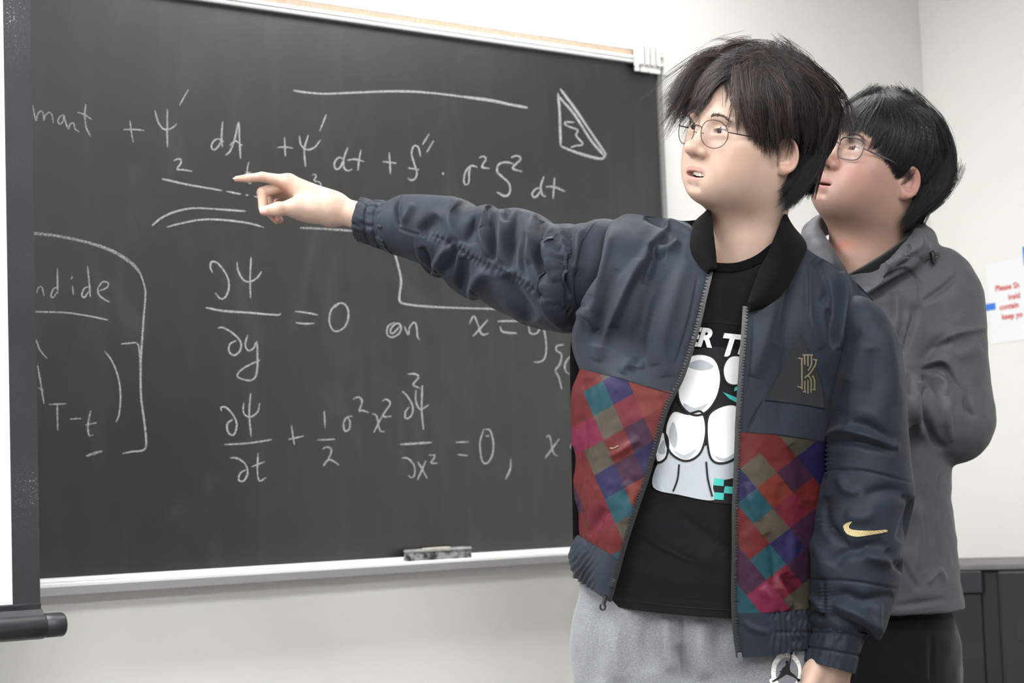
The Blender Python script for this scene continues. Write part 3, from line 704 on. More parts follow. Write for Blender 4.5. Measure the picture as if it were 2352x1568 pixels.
def skin_nodes():
    N, L, b = nodes(M_SKIN)
    a = N.new('ShaderNodeAttribute'); a.attribute_name = 'tint'
    tc = N.new('ShaderNodeTexCoord'); n = N.new('ShaderNodeTexNoise'); n.inputs['Scale'].default_value = 45; n.inputs['Detail'].default_value = 5
    L.new(tc.outputs['Object'], n.inputs['Vector'])
    r = ramp(M_SKIN.node_tree, [(0.35, (0.955, 0.93, 0.915)), (0.62, (1, 1, 1))]); L.new(n.outputs['Fac'], r.inputs[0])
    mx = N.new('ShaderNodeMix'); mx.data_type = 'RGBA'; mx.blend_type = 'MULTIPLY'; mx.inputs['Factor'].default_value = 1
    L.new(a.outputs['Color'], mx.inputs['A']); L.new(r.outputs[0], mx.inputs['B']); L.new(mx.outputs['Result'], b.inputs['Base Color'])
    n2 = N.new('ShaderNodeTexNoise'); n2.inputs['Scale'].default_value = 900; L.new(tc.outputs['Object'], n2.inputs['Vector'])
    bp = N.new('ShaderNodeBump'); bp.inputs['Strength'].default_value = 0.12; bp.inputs['Distance'].default_value = 0.0006
    L.new(n2.outputs['Fac'], bp.inputs['Height']); L.new(bp.outputs[0], b.inputs['Normal'])
skin_nodes()
M_EYEW = mat('eye_white', lin((196, 184, 178)), 0.2, 0.5)
M_IRIS = mat('eye_iris', lin((26, 16, 14)), 0.2, 0.25)
M_TOOTH = mat('tooth', lin((232, 226, 214)), 0.25, 0.5)
M_BROW = mat('brow_hair', lin((92, 76, 70)), 0.7, 0.2)
class Head:
    def __init__(s, P, origin, yaw, pitch, roll, scale):
        s.P = P; s.o = np.asarray(origin, float); s.sc = np.asarray(scale, float)*np.ones(3)
        y = math.radians(yaw)
        F = np.array([-math.sin(y), -math.cos(y), 0]); X = np.array([-math.cos(y), math.sin(y), 0])
        B = np.stack([X, F, ZUP], 1)
        s.R = B @ rot('x', math.radians(pitch)) @ rot('y', math.radians(roll))
    def w(s, L): return (np.asarray(L, float)*s.sc) @ s.R.T + s.o
    def loc(s, W): return ((np.asarray(W, float)-s.o) @ s.R)/s.sc
    def build_skin(s, h=0.0016):
        V, F = surface_nets(head_sdf(s.P), (-0.105, -0.125, -0.23), (0.105, 0.13, 0.15), h)
        V = relax(V, F, 2)
        return s.w(V), F, skin_tint(V, s.P)
    def extras(s, par):
        gx = s.P.get('gaze', (0, 0))
        for sd in (-1, 1):
            c = np.array([sd*0.0305, 0.0738, 0.0213]); r = 0.0128
            bm = bmesh.new(); bmesh.ops.create_uvsphere(bm, u_segments=32, v_segments=20, radius=1.0)
            bm.verts.index_update(); v = np.array([q.co[:] for q in bm.verts]); f = [[q.index for q in p.verts] for p in bm.faces]; bm.free()
            e = obj('eye', s.w(c+v*r), f, M_EYEW, par)
            a, b = math.radians(gx[0]), math.radians(gx[1])
            g = np.array([math.sin(a)*math.cos(b), math.cos(a)*math.cos(b), math.sin(b)])
            t1 = np.cross(g, [0, 0, 1]); t1 /= np.linalg.norm(t1); t2 = np.cross(t1, g)
            ang = np.linspace(0, 2*np.pi, 24, endpoint=False); V = []
            for q in (0.0001, 0.28, 0.54):
                V += [c+r*1.02*(g*math.cos(q)+math.sin(q)*(t1*math.cos(t)+t2*math.sin(t))) for t in ang]
            obj('iris', s.w(V), grid_faces(3, 24, True), M_IRIS, e)
            # eyebrow of short hairs
            rs = np.random.RandomState(5+sd); parts = []
            for k in range(110):
                t = rs.rand(); u = rs.randn()*0.35
                x = 0.013+0.034*t; zb = 0.0385+0.0045*math.sin(min(t*1.25, 1)*math.pi*0.75)-0.004*max(0, t-0.7)/0.3
                p0 = np.array([sd*x, 0.0, zb+u*0.0032*(1.05-0.6*t)])
                p0[1] = s.face_y(p0[0], p0[2])
                dr = np.array([sd*(0.5+0.6*t), -0.35*t, 0.75*(1-t)-0.25*t+rs.randn()*0.15]); dr /= np.linalg.norm(dr)
                pts = np.array([p0, p0+dr*0.004+np.array([0, 0.0012, 0]), p0+dr*0.008+np.array([0, 0.0008, 0])])
                parts.append(tube(s.w(pts), np.array([0.00030, 0.00026, 0.00008]), 3, False))
            obj('eyebrow', *join(parts), M_BROW, par, kind='stuff')
            # lash line along the upper lid
            xs = np.linspace(0.0175, 0.0450, 16); zs = 0.0212+0.0045*np.sin(np.linspace(0.12, 0.97, 16)*np.pi)-0.0010
            pts = np.array([[sd*x, s.face_y(sd*x, z+0.0012)+0.0001, z] for x, z in zip(xs, zs)])
            obj('eyelashes', *tube(s.w(pts), np.r_[np.linspace(0.0003, 0.0007, 8), np.linspace(0.0007, 0.0003, 8)], 4), M_BROW, par)
        if s.P.get('mouth', 0) > 0.004:
            for k in range(-4, 4):
                x0, x1 = k*0.0068+0.0004, (k+1)*0.0068-0.0004
                zt, zb = -0.0425, -0.0515 if k in (-1, 0) else -0.0505
                yy = lambda x: 0.0835-14*x*x
                v, f = box_mesh(x0, x1, 0, 0.004, zb, zt, bev=0.0011, seg=2)
                v[:, 1] += np.array([yy(q) for q in v[:, 0]])-0.002
                obj('tooth', s.w(v), f, M_TOOTH, par)
    def face_y(s, x, z):
        fn = s._fn = getattr(s, '_fn', None) or head_sdf(s.P)
        ys = np.linspace(0.03, 0.12, 181); d = fn(np.stack([np.full(181, x), ys, np.full(181, z)], 1))
        i = np.nonzero(d < 0)[0]
        return ys[i[-1]] if len(i) else 0.07
    def surf(s, x, z):
        return s.face_y(x, z)

D1, D2 = 3.10, 3.50
P1 = dict(nose=1.04, skin=(184, 157, 141), lip=(168, 122, 114), blush=(180, 136, 122), blush_k=0.7, mouth=0.0062, mouth_w=0.98, neck=(0.0, -0.036, -0.20), neck_r=0.058,
          jaw=0.99, cheek=1.0, fat=0.6, gaze=(12, 2), eye=0.0036)
P2 = dict(nose=1.02, skin=(168, 136, 121), lip=(158, 104, 102), blush=(168, 112, 100), blush_k=1.1, mouth=0.0022, mouth_w=0.84, neck=(0.0, -0.05, -0.20), neck_r=0.066,
          jaw=1.02, cheek=1.05, fat=1.4, gaze=(14, 2), eye=0.0028)
H1 = Head(P1, U(1720, 349, D1), 55, 5, -15, (1.07, 1.08, 1.02))
H2 = Head(P2, U(2008, 414, D2), 55, 20, -14, (1.09, 1.11, 1.04))
# ------------------------------------------------------------------ cloth helpers
def coons(top, bot, left, right, nu, nv):
    """four boundary curves of (px, py, dd); left/right run top->bottom, top/bottom run left->right"""
    T, Bt = spline(top, nu), spline(bot, nu); Lf, Rt = spline(left, nv), spline(right, nv)
    u = np.linspace(0, 1, nu)[None, :, None]; v = np.linspace(0, 1, nv)[:, None, None]
    P = (1-v)*T[None]+v*Bt[None]+(1-u)*Lf[:, None]+u*Rt[:, None]
    P -= (1-u)*(1-v)*T[0]+u*(1-v)*T[-1]+(1-u)*v*Bt[0]+u*v*Bt[-1]
    return P
def poly_dist(x, y, pts):
    """distance, side (+1 left of travel) and parameter along a polyline"""
    p = np.asarray(pts, float)
    if len(p) > 2: p = spline(p, max(8, len(p)*4))
    L = np.r_[0, np.cumsum(np.linalg.norm(np.diff(p, axis=0), axis=1))]
    best = np.full(x.shape, 1e9); sd = np.ones(x.shape); tt = np.zeros(x.shape)
    for i in range(len(p)-1):
        a, b = p[i], p[i+1]; ab = b-a; l2 = ab @ ab+1e-9
        h = np.clip(((x-a[0])*ab[0]+(y-a[1])*ab[1])/l2, 0, 1)
        dx, dy = x-a[0]-h*ab[0], y-a[1]-h*ab[1]; d = np.hypot(dx, dy)
        m = d < best
        best[m] = d[m]; sd[m] = np.sign(ab[0]*dy-ab[1]*dx)[m]; tt[m] = ((L[i]+h*np.sqrt(l2))/L[-1])[m]
    return best, sd, tt
FOLD_K = 1.7
def folds(W, Nrm, strokes, face=None):
    """push vertices along their normals: strokes = (pts_px, width_left, width_right, height_m)"""
    x, y, _ = PX(W); acc = np.zeros(len(W))
    for (pts, w1, w2, amp) in strokes:
        q = np.asarray(pts, float); m = max(w1, w2)*2.6
        near = (x > q[:, 0].min()-m) & (x < q[:, 0].max()+m) & (y > q[:, 1].min()-m) & (y < q[:, 1].max()+m)
        if face is not None: near &= face
        if not near.any(): continue
        d, s, t = poly_dist(x[near], y[near], pts)
        w = np.where(s > 0, w1, w2)
        acc[near] += FOLD_K*amp*np.exp(-(d/w)**2)*np.clip(4*t*(1-t), 0, 1)**0.5
    return W+Nrm*acc[:, None]
def grid_normals(W):
    a = np.gradient(W, axis=0); b = np.gradient(W, axis=1); n = np.cross(a, b)
    return n/(np.linalg.norm(n, axis=-1, keepdims=True)+1e-12)
def to_cam(n, W):
    s = np.sign(((CAM_P-W)*n).sum(-1, keepdims=True)); s[s == 0] = 1
    return n*s
def wrinkle(W, amp, scale, seed=0, stretch=(1, 1, 1)):
    return amp*vnoise(W*np.asarray(stretch)/scale, seed)
class Surf:
    """depth lookup on a built surface, to lay flat trimmings onto it"""
    def __init__(s, W):
        s.x, s.y, s.d = PX(W.reshape(-1, 3))
    def depth(s, px, py):
        px = np.atleast_1d(np.asarray(px, float)); py = np.atleast_1d(np.asarray(py, float)); out = np.empty(len(px))
        for i in range(len(px)):
            m = (np.abs(s.x-px[i]) < 26) & (np.abs(s.y-py[i]) < 26)
            if not m.any(): m = np.ones(len(s.x), bool)
            d2 = (s.x[m]-px[i])**2+(s.y[m]-py[i])**2; dd = s.d[m]
            k = np.argsort(d2)[:6]
            w = 1/(d2[k]+0.5); front = dd[k] < dd[k].min()+0.03
            out[i] = (w*dd[k]*front).sum()/(w*front).sum()
        return out
    def at(s, px, py, off=0.001):
        return U(px, py, s.depth(px, py)-off)
def decal(name, polys, surf, off, m, parent, cell=14, **kw):
    """filled outlines given in px laid onto a surface with real thickness offset"""
    parts = []
    for poly in polys:
        bm = bmesh.new(); vs = [bm.verts.new((p[0], p[1], 0)) for p in poly]
        bm.faces.new(vs)
        bmesh.ops.triangulate(bm, faces=bm.faces[:])
        q = np.asarray(poly, float)
        for ax in (0, 1):
            for c in np.arange(q[:, ax].min()+cell*0.5, q[:, ax].max(), cell):
                no = (1, 0, 0) if ax == 0 else (0, 1, 0); co = (c, 0, 0) if ax == 0 else (0, c, 0)
                bmesh.ops.bisect_plane(bm, geom=bm.verts[:]+bm.edges[:]+bm.faces[:], plane_co=co, plane_no=no)
        bm.verts.index_update()
        v = np.array([z.co[:2] for z in bm.verts]); f = [[z.index for z in p.verts] for p in bm.faces]; bm.free()
        parts.append((surf.at(v[:, 0], v[:, 1], off), f))
    V, F = join(parts)
    o = obj(name, V, F, m, parent, smooth=True, **kw)
    return o
def outline(pts, w, n=None):
    """closed band polygons around a stroke (px)"""
    n = n or max(8, len(pts)*8); p = spline(pts, n); t = np.gradient(p, axis=0); t /= np.linalg.norm(t, axis=1)[:, None]+1e-9
    nn = np.stack([-t[:, 1], t[:, 0]], 1); a, b = p+nn*w/2, p-nn*w/2
    return [[a[i], a[i+1], b[i+1], b[i]] for i in range(n-1)]
def strip_decal(name, strokes, w, surf, off, m, parent, **kw):
    parts = []
    for pts in strokes:
        n = max(6, int(np.linalg.norm(np.diff(np.asarray(pts, float), axis=0), axis=1).sum()/5)); p = spline(pts, n)
        t = np.gradient(p, axis=0); t /= np.linalg.norm(t, axis=1)[:, None]+1e-9; nn = np.stack([-t[:, 1], t[:, 0]], 1)
        q = np.stack([p+nn*w/2, p-nn*w/2], 1).reshape(-1, 2)
        parts.append((surf.at(q[:, 0], q[:, 1], off), grid_faces(n, 2)))
    V, F = join(parts); return obj(name, V, F, m, parent, **kw)
def solidify(o, t=0.002, off=1.0):
    md = o.modifiers.new('thickness', 'SOLIDIFY'); md.thickness = t; md.offset = off; return o
def subsurf(o, l=1):
    md = o.modifiers.new('smooth', 'SUBSURF'); md.levels = l; md.render_levels = l; return o
def sleeve_loft(stations, nv, nth, dscale=0.9):
    """stations: (ax, ay, bx, by, depth, depth_radius_m): silhouette pair a/b in px; returns W (nv,nth,3), normals, axis param"""
    K = np.asarray(stations, float); t = np.r_[0, np.cumsum(np.hypot(*np.diff((K[:, :2]+K[:, 2:4])/2, axis=0).T))]; t /= t[-1]
    S = interp_rows(np.c_[t, K], np.linspace(0, 1, nv))
    th = np.linspace(0, 2*np.pi, nth, endpoint=False)
    A = U(S[:, 0], S[:, 1], S[:, 4]); Bq = U(S[:, 2], S[:, 3], S[:, 4])
    Cn = (A+Bq)/2; ax = (A-Bq)/2
    tg = np.gradient(Cn, axis=0); tg /= np.linalg.norm(tg, axis=1)[:, None]
    dp = np.cross(ax, tg); dp /= np.linalg.norm(dp, axis=1)[:, None]
    view = CAM_P-Cn; dp *= np.sign((dp*view).sum(1))[:, None]
    dp = dp*S[:, 5][:, None]
    c, s = np.cos(th), np.sin(th)
    W = Cn[:, None]+ax[:, None]*c[None, :, None]+dp[:, None]*s[None, :, None]
    N = W-Cn[:, None]; g = grid_normals(np.concatenate([W, W[:, :1]], 1))[:, :-1]
    g *= np.sign((g*N).sum(-1, keepdims=True)); return W, g, S
def cuff(name, stations, m, parent, ngather, amp, bands, seed, nv=46, nth=220):
    W, N, S = sleeve_loft(stations, nv, nth)
    v = np.linspace(0, 1, nv)[:, None]; th = np.linspace(0, 2*np.pi, nth, endpoint=False)[None]
    q = np.stack(np.broadcast_arrays(np.cos(th)*ngather/6.3, np.sin(th)*ngather/6.3, v*2.2), -1).reshape(-1, 3)
    g = vnoise(q, seed).reshape(nv, nth); g = np.sign(g)*np.abs(g)**0.7
    st = np.zeros((nv, 1))
    for b in bands: st = st+np.exp(-((v-b)/0.035)**2)
    disp = amp*g*(1-0.55*np.clip(st, 0, 1))-amp*0.9*np.clip(st, 0, 1)
    W = W+N*disp[..., None]
    inner = W[0]-(W[0]-W[0].mean(0))*0.12
    inner2 = inner+(W[3]-W[0])*1.5-(W[0]-W[0].mean(0))*0.05
    W2 = np.concatenate([inner2[None], inner[None], W], 0)
    return obj(name, W2.reshape(-1, 3), grid_faces(nv+2, nth, True, True), m, parent), W

def fabric(name, col, rough=0.45, spec=0.4, sheen=0.15, weave=900, bump=0.08, vary=0.12):
    m = mat(name, col, rough, spec, Sheen_Weight=sheen, Sheen_Roughness=0.5)
    c1 = tuple(q*(1-vary) for q in col); c2 = tuple(min(1, q*(1+vary)) for q in col)
    return noise_col(m, 14, c1, c2, bump=bump, bscale=weave)
M_NYLON = fabric('jacket_nylon', lin((34, 40, 49)), 0.62, 0.18, 0.04)
M_RIB = fabric('rib_knit', lin((12, 12, 13)), 0.95, 0.08, 0.02, 700, 0.25)
M_ZIP = mat('zipper_plastic', lin((30, 31, 33)), 0.4, 0.5)
M_TEE = fabric('tee_cotton', lin((17, 17, 19)), 0.9, 0.12, 0.15, 1200, 0.2)
M_SEAM = mat('seam_thread', lin((30, 35, 41)), 0.7, 0.2)
# ------------------------------------------------------------------ person pointing at the board
DH = 3.42                                                     # depth of the pointing hand
per1 = empty('person', U(1650, 900, D1)*np.array([1, 1, 0]), 'person in a dark bomber jacket with patchwork panels pointing at the chalkboard', 'person')
def hc(x, y, dd=0.0, base=DH): return U(500+x/4.704, 360+y/4.704, base+dd)
def hand_right():
    px = DH/FPX
    wr = hc(1230, 560, 0.0); fa = hc(1700, 680, -0.022); fa2 = hc(2500, 770, -0.060)
    im, ip, idp, it = hc(765, 268, 0.004), hc(480, 218, 0.0), hc(325, 232, -0.004), hc(205, 240, -0.008)
    mm_, mp, md, mt = hc(760, 300, 0.024), hc(482, 385, 0.006), hc(492, 548, 0.0), hc(600, 640, 0.010)
    rm, rp, rd, rt = hc(775, 345, 0.042), hc(560, 420, 0.034), hc(545, 590, 0.022), hc(640, 690, 0.026)
    lm, lp, ld, lt = hc(800, 395, 0.058), hc(650, 470, 0.056), hc(620, 610, 0.046), hc(680, 690, 0.046)
    tc, tm, ti, tt = hc(1010, 560, -0.006), hc(835, 545, -0.018), hc(655, 566, -0.026), hc(505, 585, -0.026)
    def fn(p):
        r = lambda a: a*px
        d = sd_cap(p, fa2, fa, r(30), r(32)); d = smin(d, sd_cap(p, fa, wr, r(33), r(29)), 0.02)
        d = smin(d, sd_cap(p, wr, im, r(30), r(17)), 0.022); d = smin(d, sd_cap(p, wr, mm_, r(28), r(17)), 0.02)
        d = smin(d, sd_cap(p, wr, rm, r(27), r(16)), 0.02); d = smin(d, sd_cap(p, wr, lm, r(25), r(15)), 0.02)
        d = smin(d, sd_ell(p, hc(985, 590, -0.004), (r(42), r(30), r(22))), 0.018)
        d = smin(d, sd_cap(p, tc, tm, r(25), r(17)), 0.018)
        ix = smin(sd_cap(p, im, ip, r(14.5), r(11.6)), smin(sd_cap(p, ip, idp, r(11.4), r(9.8)), sd_cap(p, idp, it, r(9.8), r(7.0)), 0.003), 0.003)
        mx = smin(sd_cap(p, mm_, mp, r(14), r(12.4)), smin(sd_cap(p, mp, md, r(12.2), r(10.6)), sd_cap(p, md, mt, r(10.4), r(8.2)), 0.003), 0.003)
        rx = smin(sd_cap(p, rm, rp, r(13.5), r(11.8)), smin(sd_cap(p, rp, rd, r(11.5), r(10)), sd_cap(p, rd, rt, r(9.8), r(7.8)), 0.003), 0.003)
        lx = smin(sd_cap(p, lm, lp, r(12), r(10.2)), smin(sd_cap(p, lp, ld, r(10), r(8.6)), sd_cap(p, ld, lt, r(8.6), r(7.0)), 0.003), 0.003)
        tx = smin(sd_cap(p, tm, ti, r(17), r(15.5)), sd_cap(p, ti, tt, r(15.5), r(11.5)), 0.006)
        for q, k in ((ix, 0.010), (mx, 0.004), (rx, 0.004), (lx, 0.004)): d = smin(d, q, k)
        d = smin(d, tx, 0.012)
        d = smax(d, -sd_cap(p, hc(715, 330, -0.012), hc(745, 440, -0.014), 0.0012), 0.006)       # crease between thumb and index
        return d
    lo = np.minimum(hc(120, 100, -0.07), hc(2300, 900, 0.09)); hi = np.maximum(hc(120, 100, -0.07), hc(2300, 900, 0.09))
    lo = np.minimum(lo, hc(120, 900, -0.05))-0.01; hi = np.maximum(hi, hc(2300, 100, 0.09))+0.01
    V, F = surface_nets(fn, lo, hi, 0.0018); V = relax(V, F, 2)
    base = np.array(lin(P1['skin'])); red = np.array(lin((200, 128, 108)))
    w = np.zeros(len(V))
    for c, r_ in ((it, 0.011), (mp, 0.010), (md, 0.012), (mt, 0.014), (rt, 0.014), (lt, 0.014), (tt, 0.014), (im, 0.013), (ti, 0.012), (ip, 0.009), (hc(690, 380, 0), 0.012)):
        w = np.maximum(w, np.exp(-((V-c)**2).sum(1)/r_**2))
    col = base*(1-0.55*w[:, None])+red*0.55*w[:, None]
    nails = []
    def nail(tip, dirv, up, l, wd):
        dirv = dirv/np.linalg.norm(dirv); up = up-dirv*(up @ dirv); up /= np.linalg.norm(up); sd = np.cross(dirv, up)
        g = []
        for i in np.linspace(-0.5, 0.5, 7):
            for j in np.linspace(-1, 1, 7):
                rr = wd*(1-0.25*(2*i)**2*(i > 0)); g.append(tip+dirv*(i*l)+sd*(j*rr)+up*(math.sqrt(max(0, 1-(0.8*j)**2))*wd*0.8-wd*0.55))
        return np.array(g), grid_faces(7, 7)
    camd = (CAM_P-tt)/np.linalg.norm(CAM_P-tt)
    nails.append(nail(hc(497, 572, -0.0335), tt-ti, camd+ZUP*0.25, 0.0145, 0.0062))
    nails.append(nail(hc(195, 232, -0.009), it-idp, ZUP*1.0+camd*0.25, 0.010, 0.0045))
    nails.append(nail(hc(640, 668, 0.008), mt-md, -ZUP+camd*0.8, 0.009, 0.0050))
    return V, F, col, nails
def hand_left():
    b = D1-0.055
    q = lambda x, y, dd=0.0: U(x, y, b+dd)
    wr, fa, el = q(1908, 1500, 0.0), q(1940, 1400, 0.01), q(1975, 1150, 0.04)
    kn = [q(1868, 1592, -0.030), q(1890, 1602, -0.010), q(1912, 1602, 0.012), q(1930, 1594, 0.030)]
    md = [q(1852, 1640, -0.024), q(1876, 1656, -0.004), q(1902, 1656, 0.016), q(1924, 1640, 0.032)]
    tp = [q(1872, 1668, -0.002), q(1896, 1684, 0.016), q(1918, 1680, 0.032), q(1934, 1660, 0.044)]
    th = [q(1872, 1535, -0.030), q(1856, 1580, -0.048), q(1858, 1625, -0.044)]
    def fn(p):
        d = smin(sd_cap(p, el, fa, 0.040, 0.033), sd_cap(p, fa, wr, 0.034, 0.030), 0.02)
        for k in kn: d = smin(d, sd_cap(p, wr, k, 0.027, 0.0145), 0.02)
        for k, m, t in zip(kn, md, tp):
            d = smin(d, smin(sd_cap(p, k, m, 0.0115, 0.0098), sd_cap(p, m, t, 0.0096, 0.0075), 0.003), 0.006)
        d = smin(d, smin(sd_cap(p, th[0], th[1], 0.016, 0.012), sd_cap(p, th[1], th[2], 0.012, 0.009), 0.004), 0.012)
        d = smin(d, sd_ell(p, q(1860, 1546, -0.030), (0.010, 0.010, 0.010)), 0.012)
        return d
    c = np.array([wr, el]+kn+md+tp+th); V, F = surface_nets(fn, c.min(0)-0.05, c.max(0)+0.05, 0.0026); V = relax(V, F, 1)
    col = np.repeat(np.array(lin(P1['skin']))[None], len(V), 0)
    w = np.zeros(len(V))
    for k in kn+tp: w = np.maximum(w, np.exp(-((V-k)**2).sum(1)/0.014**2))
    return V, F, col*(1-0.45*w[:, None])+np.array(lin((196, 122, 104)))*0.45*w[:, None]
def trunk(center, foot_z, sh, hips, legs, arms):
    """coarse body under the clothes: chest, pelvis, arms, legs"""
    def fn(p):
        d = sd_ell(p, center, (0.135, 0.070, 0.19))
        d = smin(d, sd_cap(p, sh[0], sh[1], 0.045), 0.06)
        d = smin(d, sd_ell(p, hips, (0.105, 0.070, 0.10)), 0.08)
        for (a, b, c) in legs: d = smin(d, sd_cap(p, a, b, 0.060, 0.046), 0.04); d = smin(d, sd_cap(p, b, c, 0.050, 0.036), 0.03)
        for (a, b, c) in arms: d = smin(d, sd_cap(p, a, b, 0.040, 0.036), 0.03); d = smin(d, sd_cap(p, b, c, 0.038, 0.030), 0.02)
        return d
    pts = np.array([center, hips]+[q for l in legs for q in l]+[q for l in arms for q in l]+list(sh))
    return surface_nets(fn, pts.min(0)-0.22, pts.max(0)+0.22, 0.010)
def fl(p, z): return np.array([p[0], p[1], z])
sh1 = (U(1500, 640, D1+0.03), U(1930, 760, D1+0.02)); hip1 = U(1610, 1420, D1)
leg1 = [(U(1460, 1500, D1), fl(U(1450, 1500, D1-0.02), 0.47), fl(U(1450, 1500, D1+0.03), 0.07)), (U(1750, 1500, D1), fl(U(1770, 1500, D1-0.02), 0.47), fl(U(1775, 1500, D1+0.03), 0.07))]
arm1 = [(U(1460, 640, D1+0.03), U(1130, 570, D1+0.19), hc(2300, 780, -0.05)), (U(1965, 800, D1+0.01), U(1985, 1100, D1+0.01), U(1955, 1350, D1-0.03))]
v0, f0 = trunk(U(1660, 900, D1+0.01), 0, sh1, hip1, leg1, arm1)
v1, f1, c1 = H1.build_skin(0.0017)
v2, f2, c2, nails = hand_right()
v3, f3, c3 = hand_left()
V, F = join([(v0, f0), (v1, f1), (v2, f2), (v3, f3)])
body1 = obj('body', V, F, M_SKIN, per1)
set_color(body1, np.vstack([np.repeat(np.array(lin(P1['skin']))[None], len(v0), 0), c1, c2, c3]))
M_NAIL = mat('fingernail', lin((226, 172, 160)), 0.28, 0.5)
for v, f in nails: obj('fingernail', v, f, M_NAIL, per1)
H1.extras(per1)

# ---- T-shirt
tee_top = [(1590, 548, -0.03), (1610, 580, -0.060), (1632, 598, -0.078), (1662, 604, -0.088), (1700, 601, -0.090), (1742, 584, -0.082), (1775, 558, -0.062), (1800, 530, -0.02)]
tee_left = [(1590, 548, -0.03), (1490, 660, -0.01), (1420, 850, -0.01), (1380, 1100, -0.03), (1350, 1376, -0.03)]
tee_right = [(1800, 530, -0.02), (1850, 680, 0.0), (1850, 850, 0.01), (1850, 1100, 0.0), (1866, 1424, -0.01)]
tee_bot = [(1350, 1376, -0.03), (1420, 1394, -0.075), (1500, 1406, -0.108), (1600, 1415, -0.120), (1690, 1421, -0.115), (1790, 1424, -0.075), (1866, 1424, -0.01)]
nu, nv = 150, 200
T = coons(tee_top, tee_bot, tee_left, tee_right, nu, nv)
u = np.linspace(0, 1, nu)[None]; v = np.linspace(0, 1, nv)[:, None]
T[..., 2] -= 0.022*np.sin(np.pi*u)**0.8*np.sin(np.pi*np.clip(v*0.9+0.02, 0, 1))
W = U(T[..., 0], T[..., 1], D1+T[..., 2]); N = to_cam(grid_normals(W), W)
W = W.reshape(-1, 3); N = N.reshape(-1, 3)
W = folds(W, N, [([(1480, 1190), (1560, 1260), (1690, 1300)], 16, 30, 0.004), ([(1440, 1290), (1540, 1330), (1690, 1345)], 14, 26, 0.0035), ([(1470, 1240), (1600, 1300)], 10, 10, -0.003),
                 ([(1660, 1180), (1640, 1260), (1600, 1330)], 18, 18, 0.003), ([(1560, 1180), (1640, 1240), (1690, 1250)], 14, 14, -0.003),
                 ([(1645, 640), (1640, 700), (1620, 760)], 14, 18, 0.004), ([(1700, 650), (1690, 760)], 18, 14, 0.002), ([(1500, 1370), (1690, 1385)], 3, 3, -0.0012)])
W = W+N*wrinkle(W, 0.0012, 0.03, 3)[:, None]
tee1 = solidify(obj('t_shirt', W, grid_faces(nv, nu), M_TEE, per1), 0.0015)
TS = Surf(W)
strip_decal('neck_rib', [[(1612, 592), (1634, 609), (1662, 614), (1700, 611), (1742, 594), (1778, 566)]], 20, TS, 0.0022, M_RIB, tee1)
strip_decal('hem_stitch', [[(1410, 1372), (1500, 1386), (1600, 1396), (1700, 1402)]], 1.4, TS, 0.0012, mat('black_thread', lin((12, 12, 13)), 0.8), tee1)
strip_decal('chest_seam', [[(1600, 738), (1660, 740), (1716, 748)]], 1.6, TS, 0.0012, mat('black_thread'), tee1)
# print: plain rounded shapes in the print's colours, and its lettering
M_PW = mat('print_white', lin((232, 232, 232)), 0.7, 0.15); M_PG = mat('print_grey', lin((168, 174, 180)), 0.7, 0.15)
M_PK = mat('print_black', lin((34, 34, 36)), 0.7, 0.15); M_PT = mat('print_teal', lin((72, 176, 168)), 0.7, 0.15)
def blob(*pts): return spline(pts, max(24, len(pts)*6), True)
gr_ = [blob((1500, 1118), (1512, 1060), (1540, 1020), (1600, 1030), (1640, 1020), (1704, 1050), (1704, 1090), (1640, 1110), (1640, 1148), (1560, 1136))]
wh_ = [blob((1556, 880), (1566, 832), (1600, 812), (1640, 822), (1656, 862), (1648, 910), (1622, 946), (1590, 952), (1562, 926)),
       blob((1528, 985), (1546, 944), (1580, 950), (1612, 946), (1622, 990), (1608, 1040), (1574, 1058), (1538, 1036)),
       blob((1624, 966), (1648, 936), (1690, 930), (1708, 970), (1702, 1034), (1668, 1062), (1632, 1050)),
       blob((1660, 846), (1676, 818), (1704, 820), (1710, 856), (1694, 884), (1668, 878)), blob((1506, 1020), (1520, 990), (1534, 1010), (1530, 1050), (1508, 1060))]
decal('print_ground', [[(1590, 802), (1650, 796), (1712, 806), (1712, 1160), (1640, 1154), (1500, 1120), (1515, 1050), (1540, 950)]], TS, 0.0016, M_PK, tee1)
decal('print_grey_shape', gr_, TS, 0.0022, M_PG, tee1)
for b_ in wh_: decal('print_white_shape', [b_], TS, 0.0030, M_PW, tee1)
strip_decal('print_outline', [np.vstack([b_, b_[:2]]) for b_ in wh_], 5, TS, 0.0037, M_PK, tee1)
decal('print_shade', [blob((1570, 926), (1596, 936), (1626, 926), (1604, 948), (1580, 948)), blob((1548, 1034), (1572, 1044), (1600, 1030), (1582, 1052), (1562, 1050)),
                      blob((1642, 1046), (1666, 1052), (1696, 1034), (1684, 1056), (1656, 1058))], TS, 0.0034, M_PG, tee1)
for b_ in (blob((1578, 838), (1610, 826), (1640, 842), (1610, 850)), blob((1536, 1000), (1546, 968), (1556, 1000), (1550, 1030)), blob((1690, 960), (1702, 980), (1698, 1020), (1688, 1000)), blob((1512, 1036), (1524, 1010), (1528, 1040))): decal('print_grey_band', [b_], TS, 0.0034, M_PG, tee1)
strip_decal('print_line', [[(1560, 1066), (1556, 1100), (1546, 1128)], [(1622, 1060), (1626, 1100), (1636, 1140)]], 4.2, TS, 0.0037, M_PK, tee1)
ck = [[(1640+23*i+(2 if j else 0), 1098+16*j+i*2), (1663+23*i, 1100+16*j+i*2), (1662+23*i, 1116+16*j+i*2), (1639+23*i, 1114+16*j+i*2)] for i in range(3) for j in range(3) if (i+j) % 2 == 0]
decal('print_teal_check', ck, TS, 0.0028, M_PT, tee1)
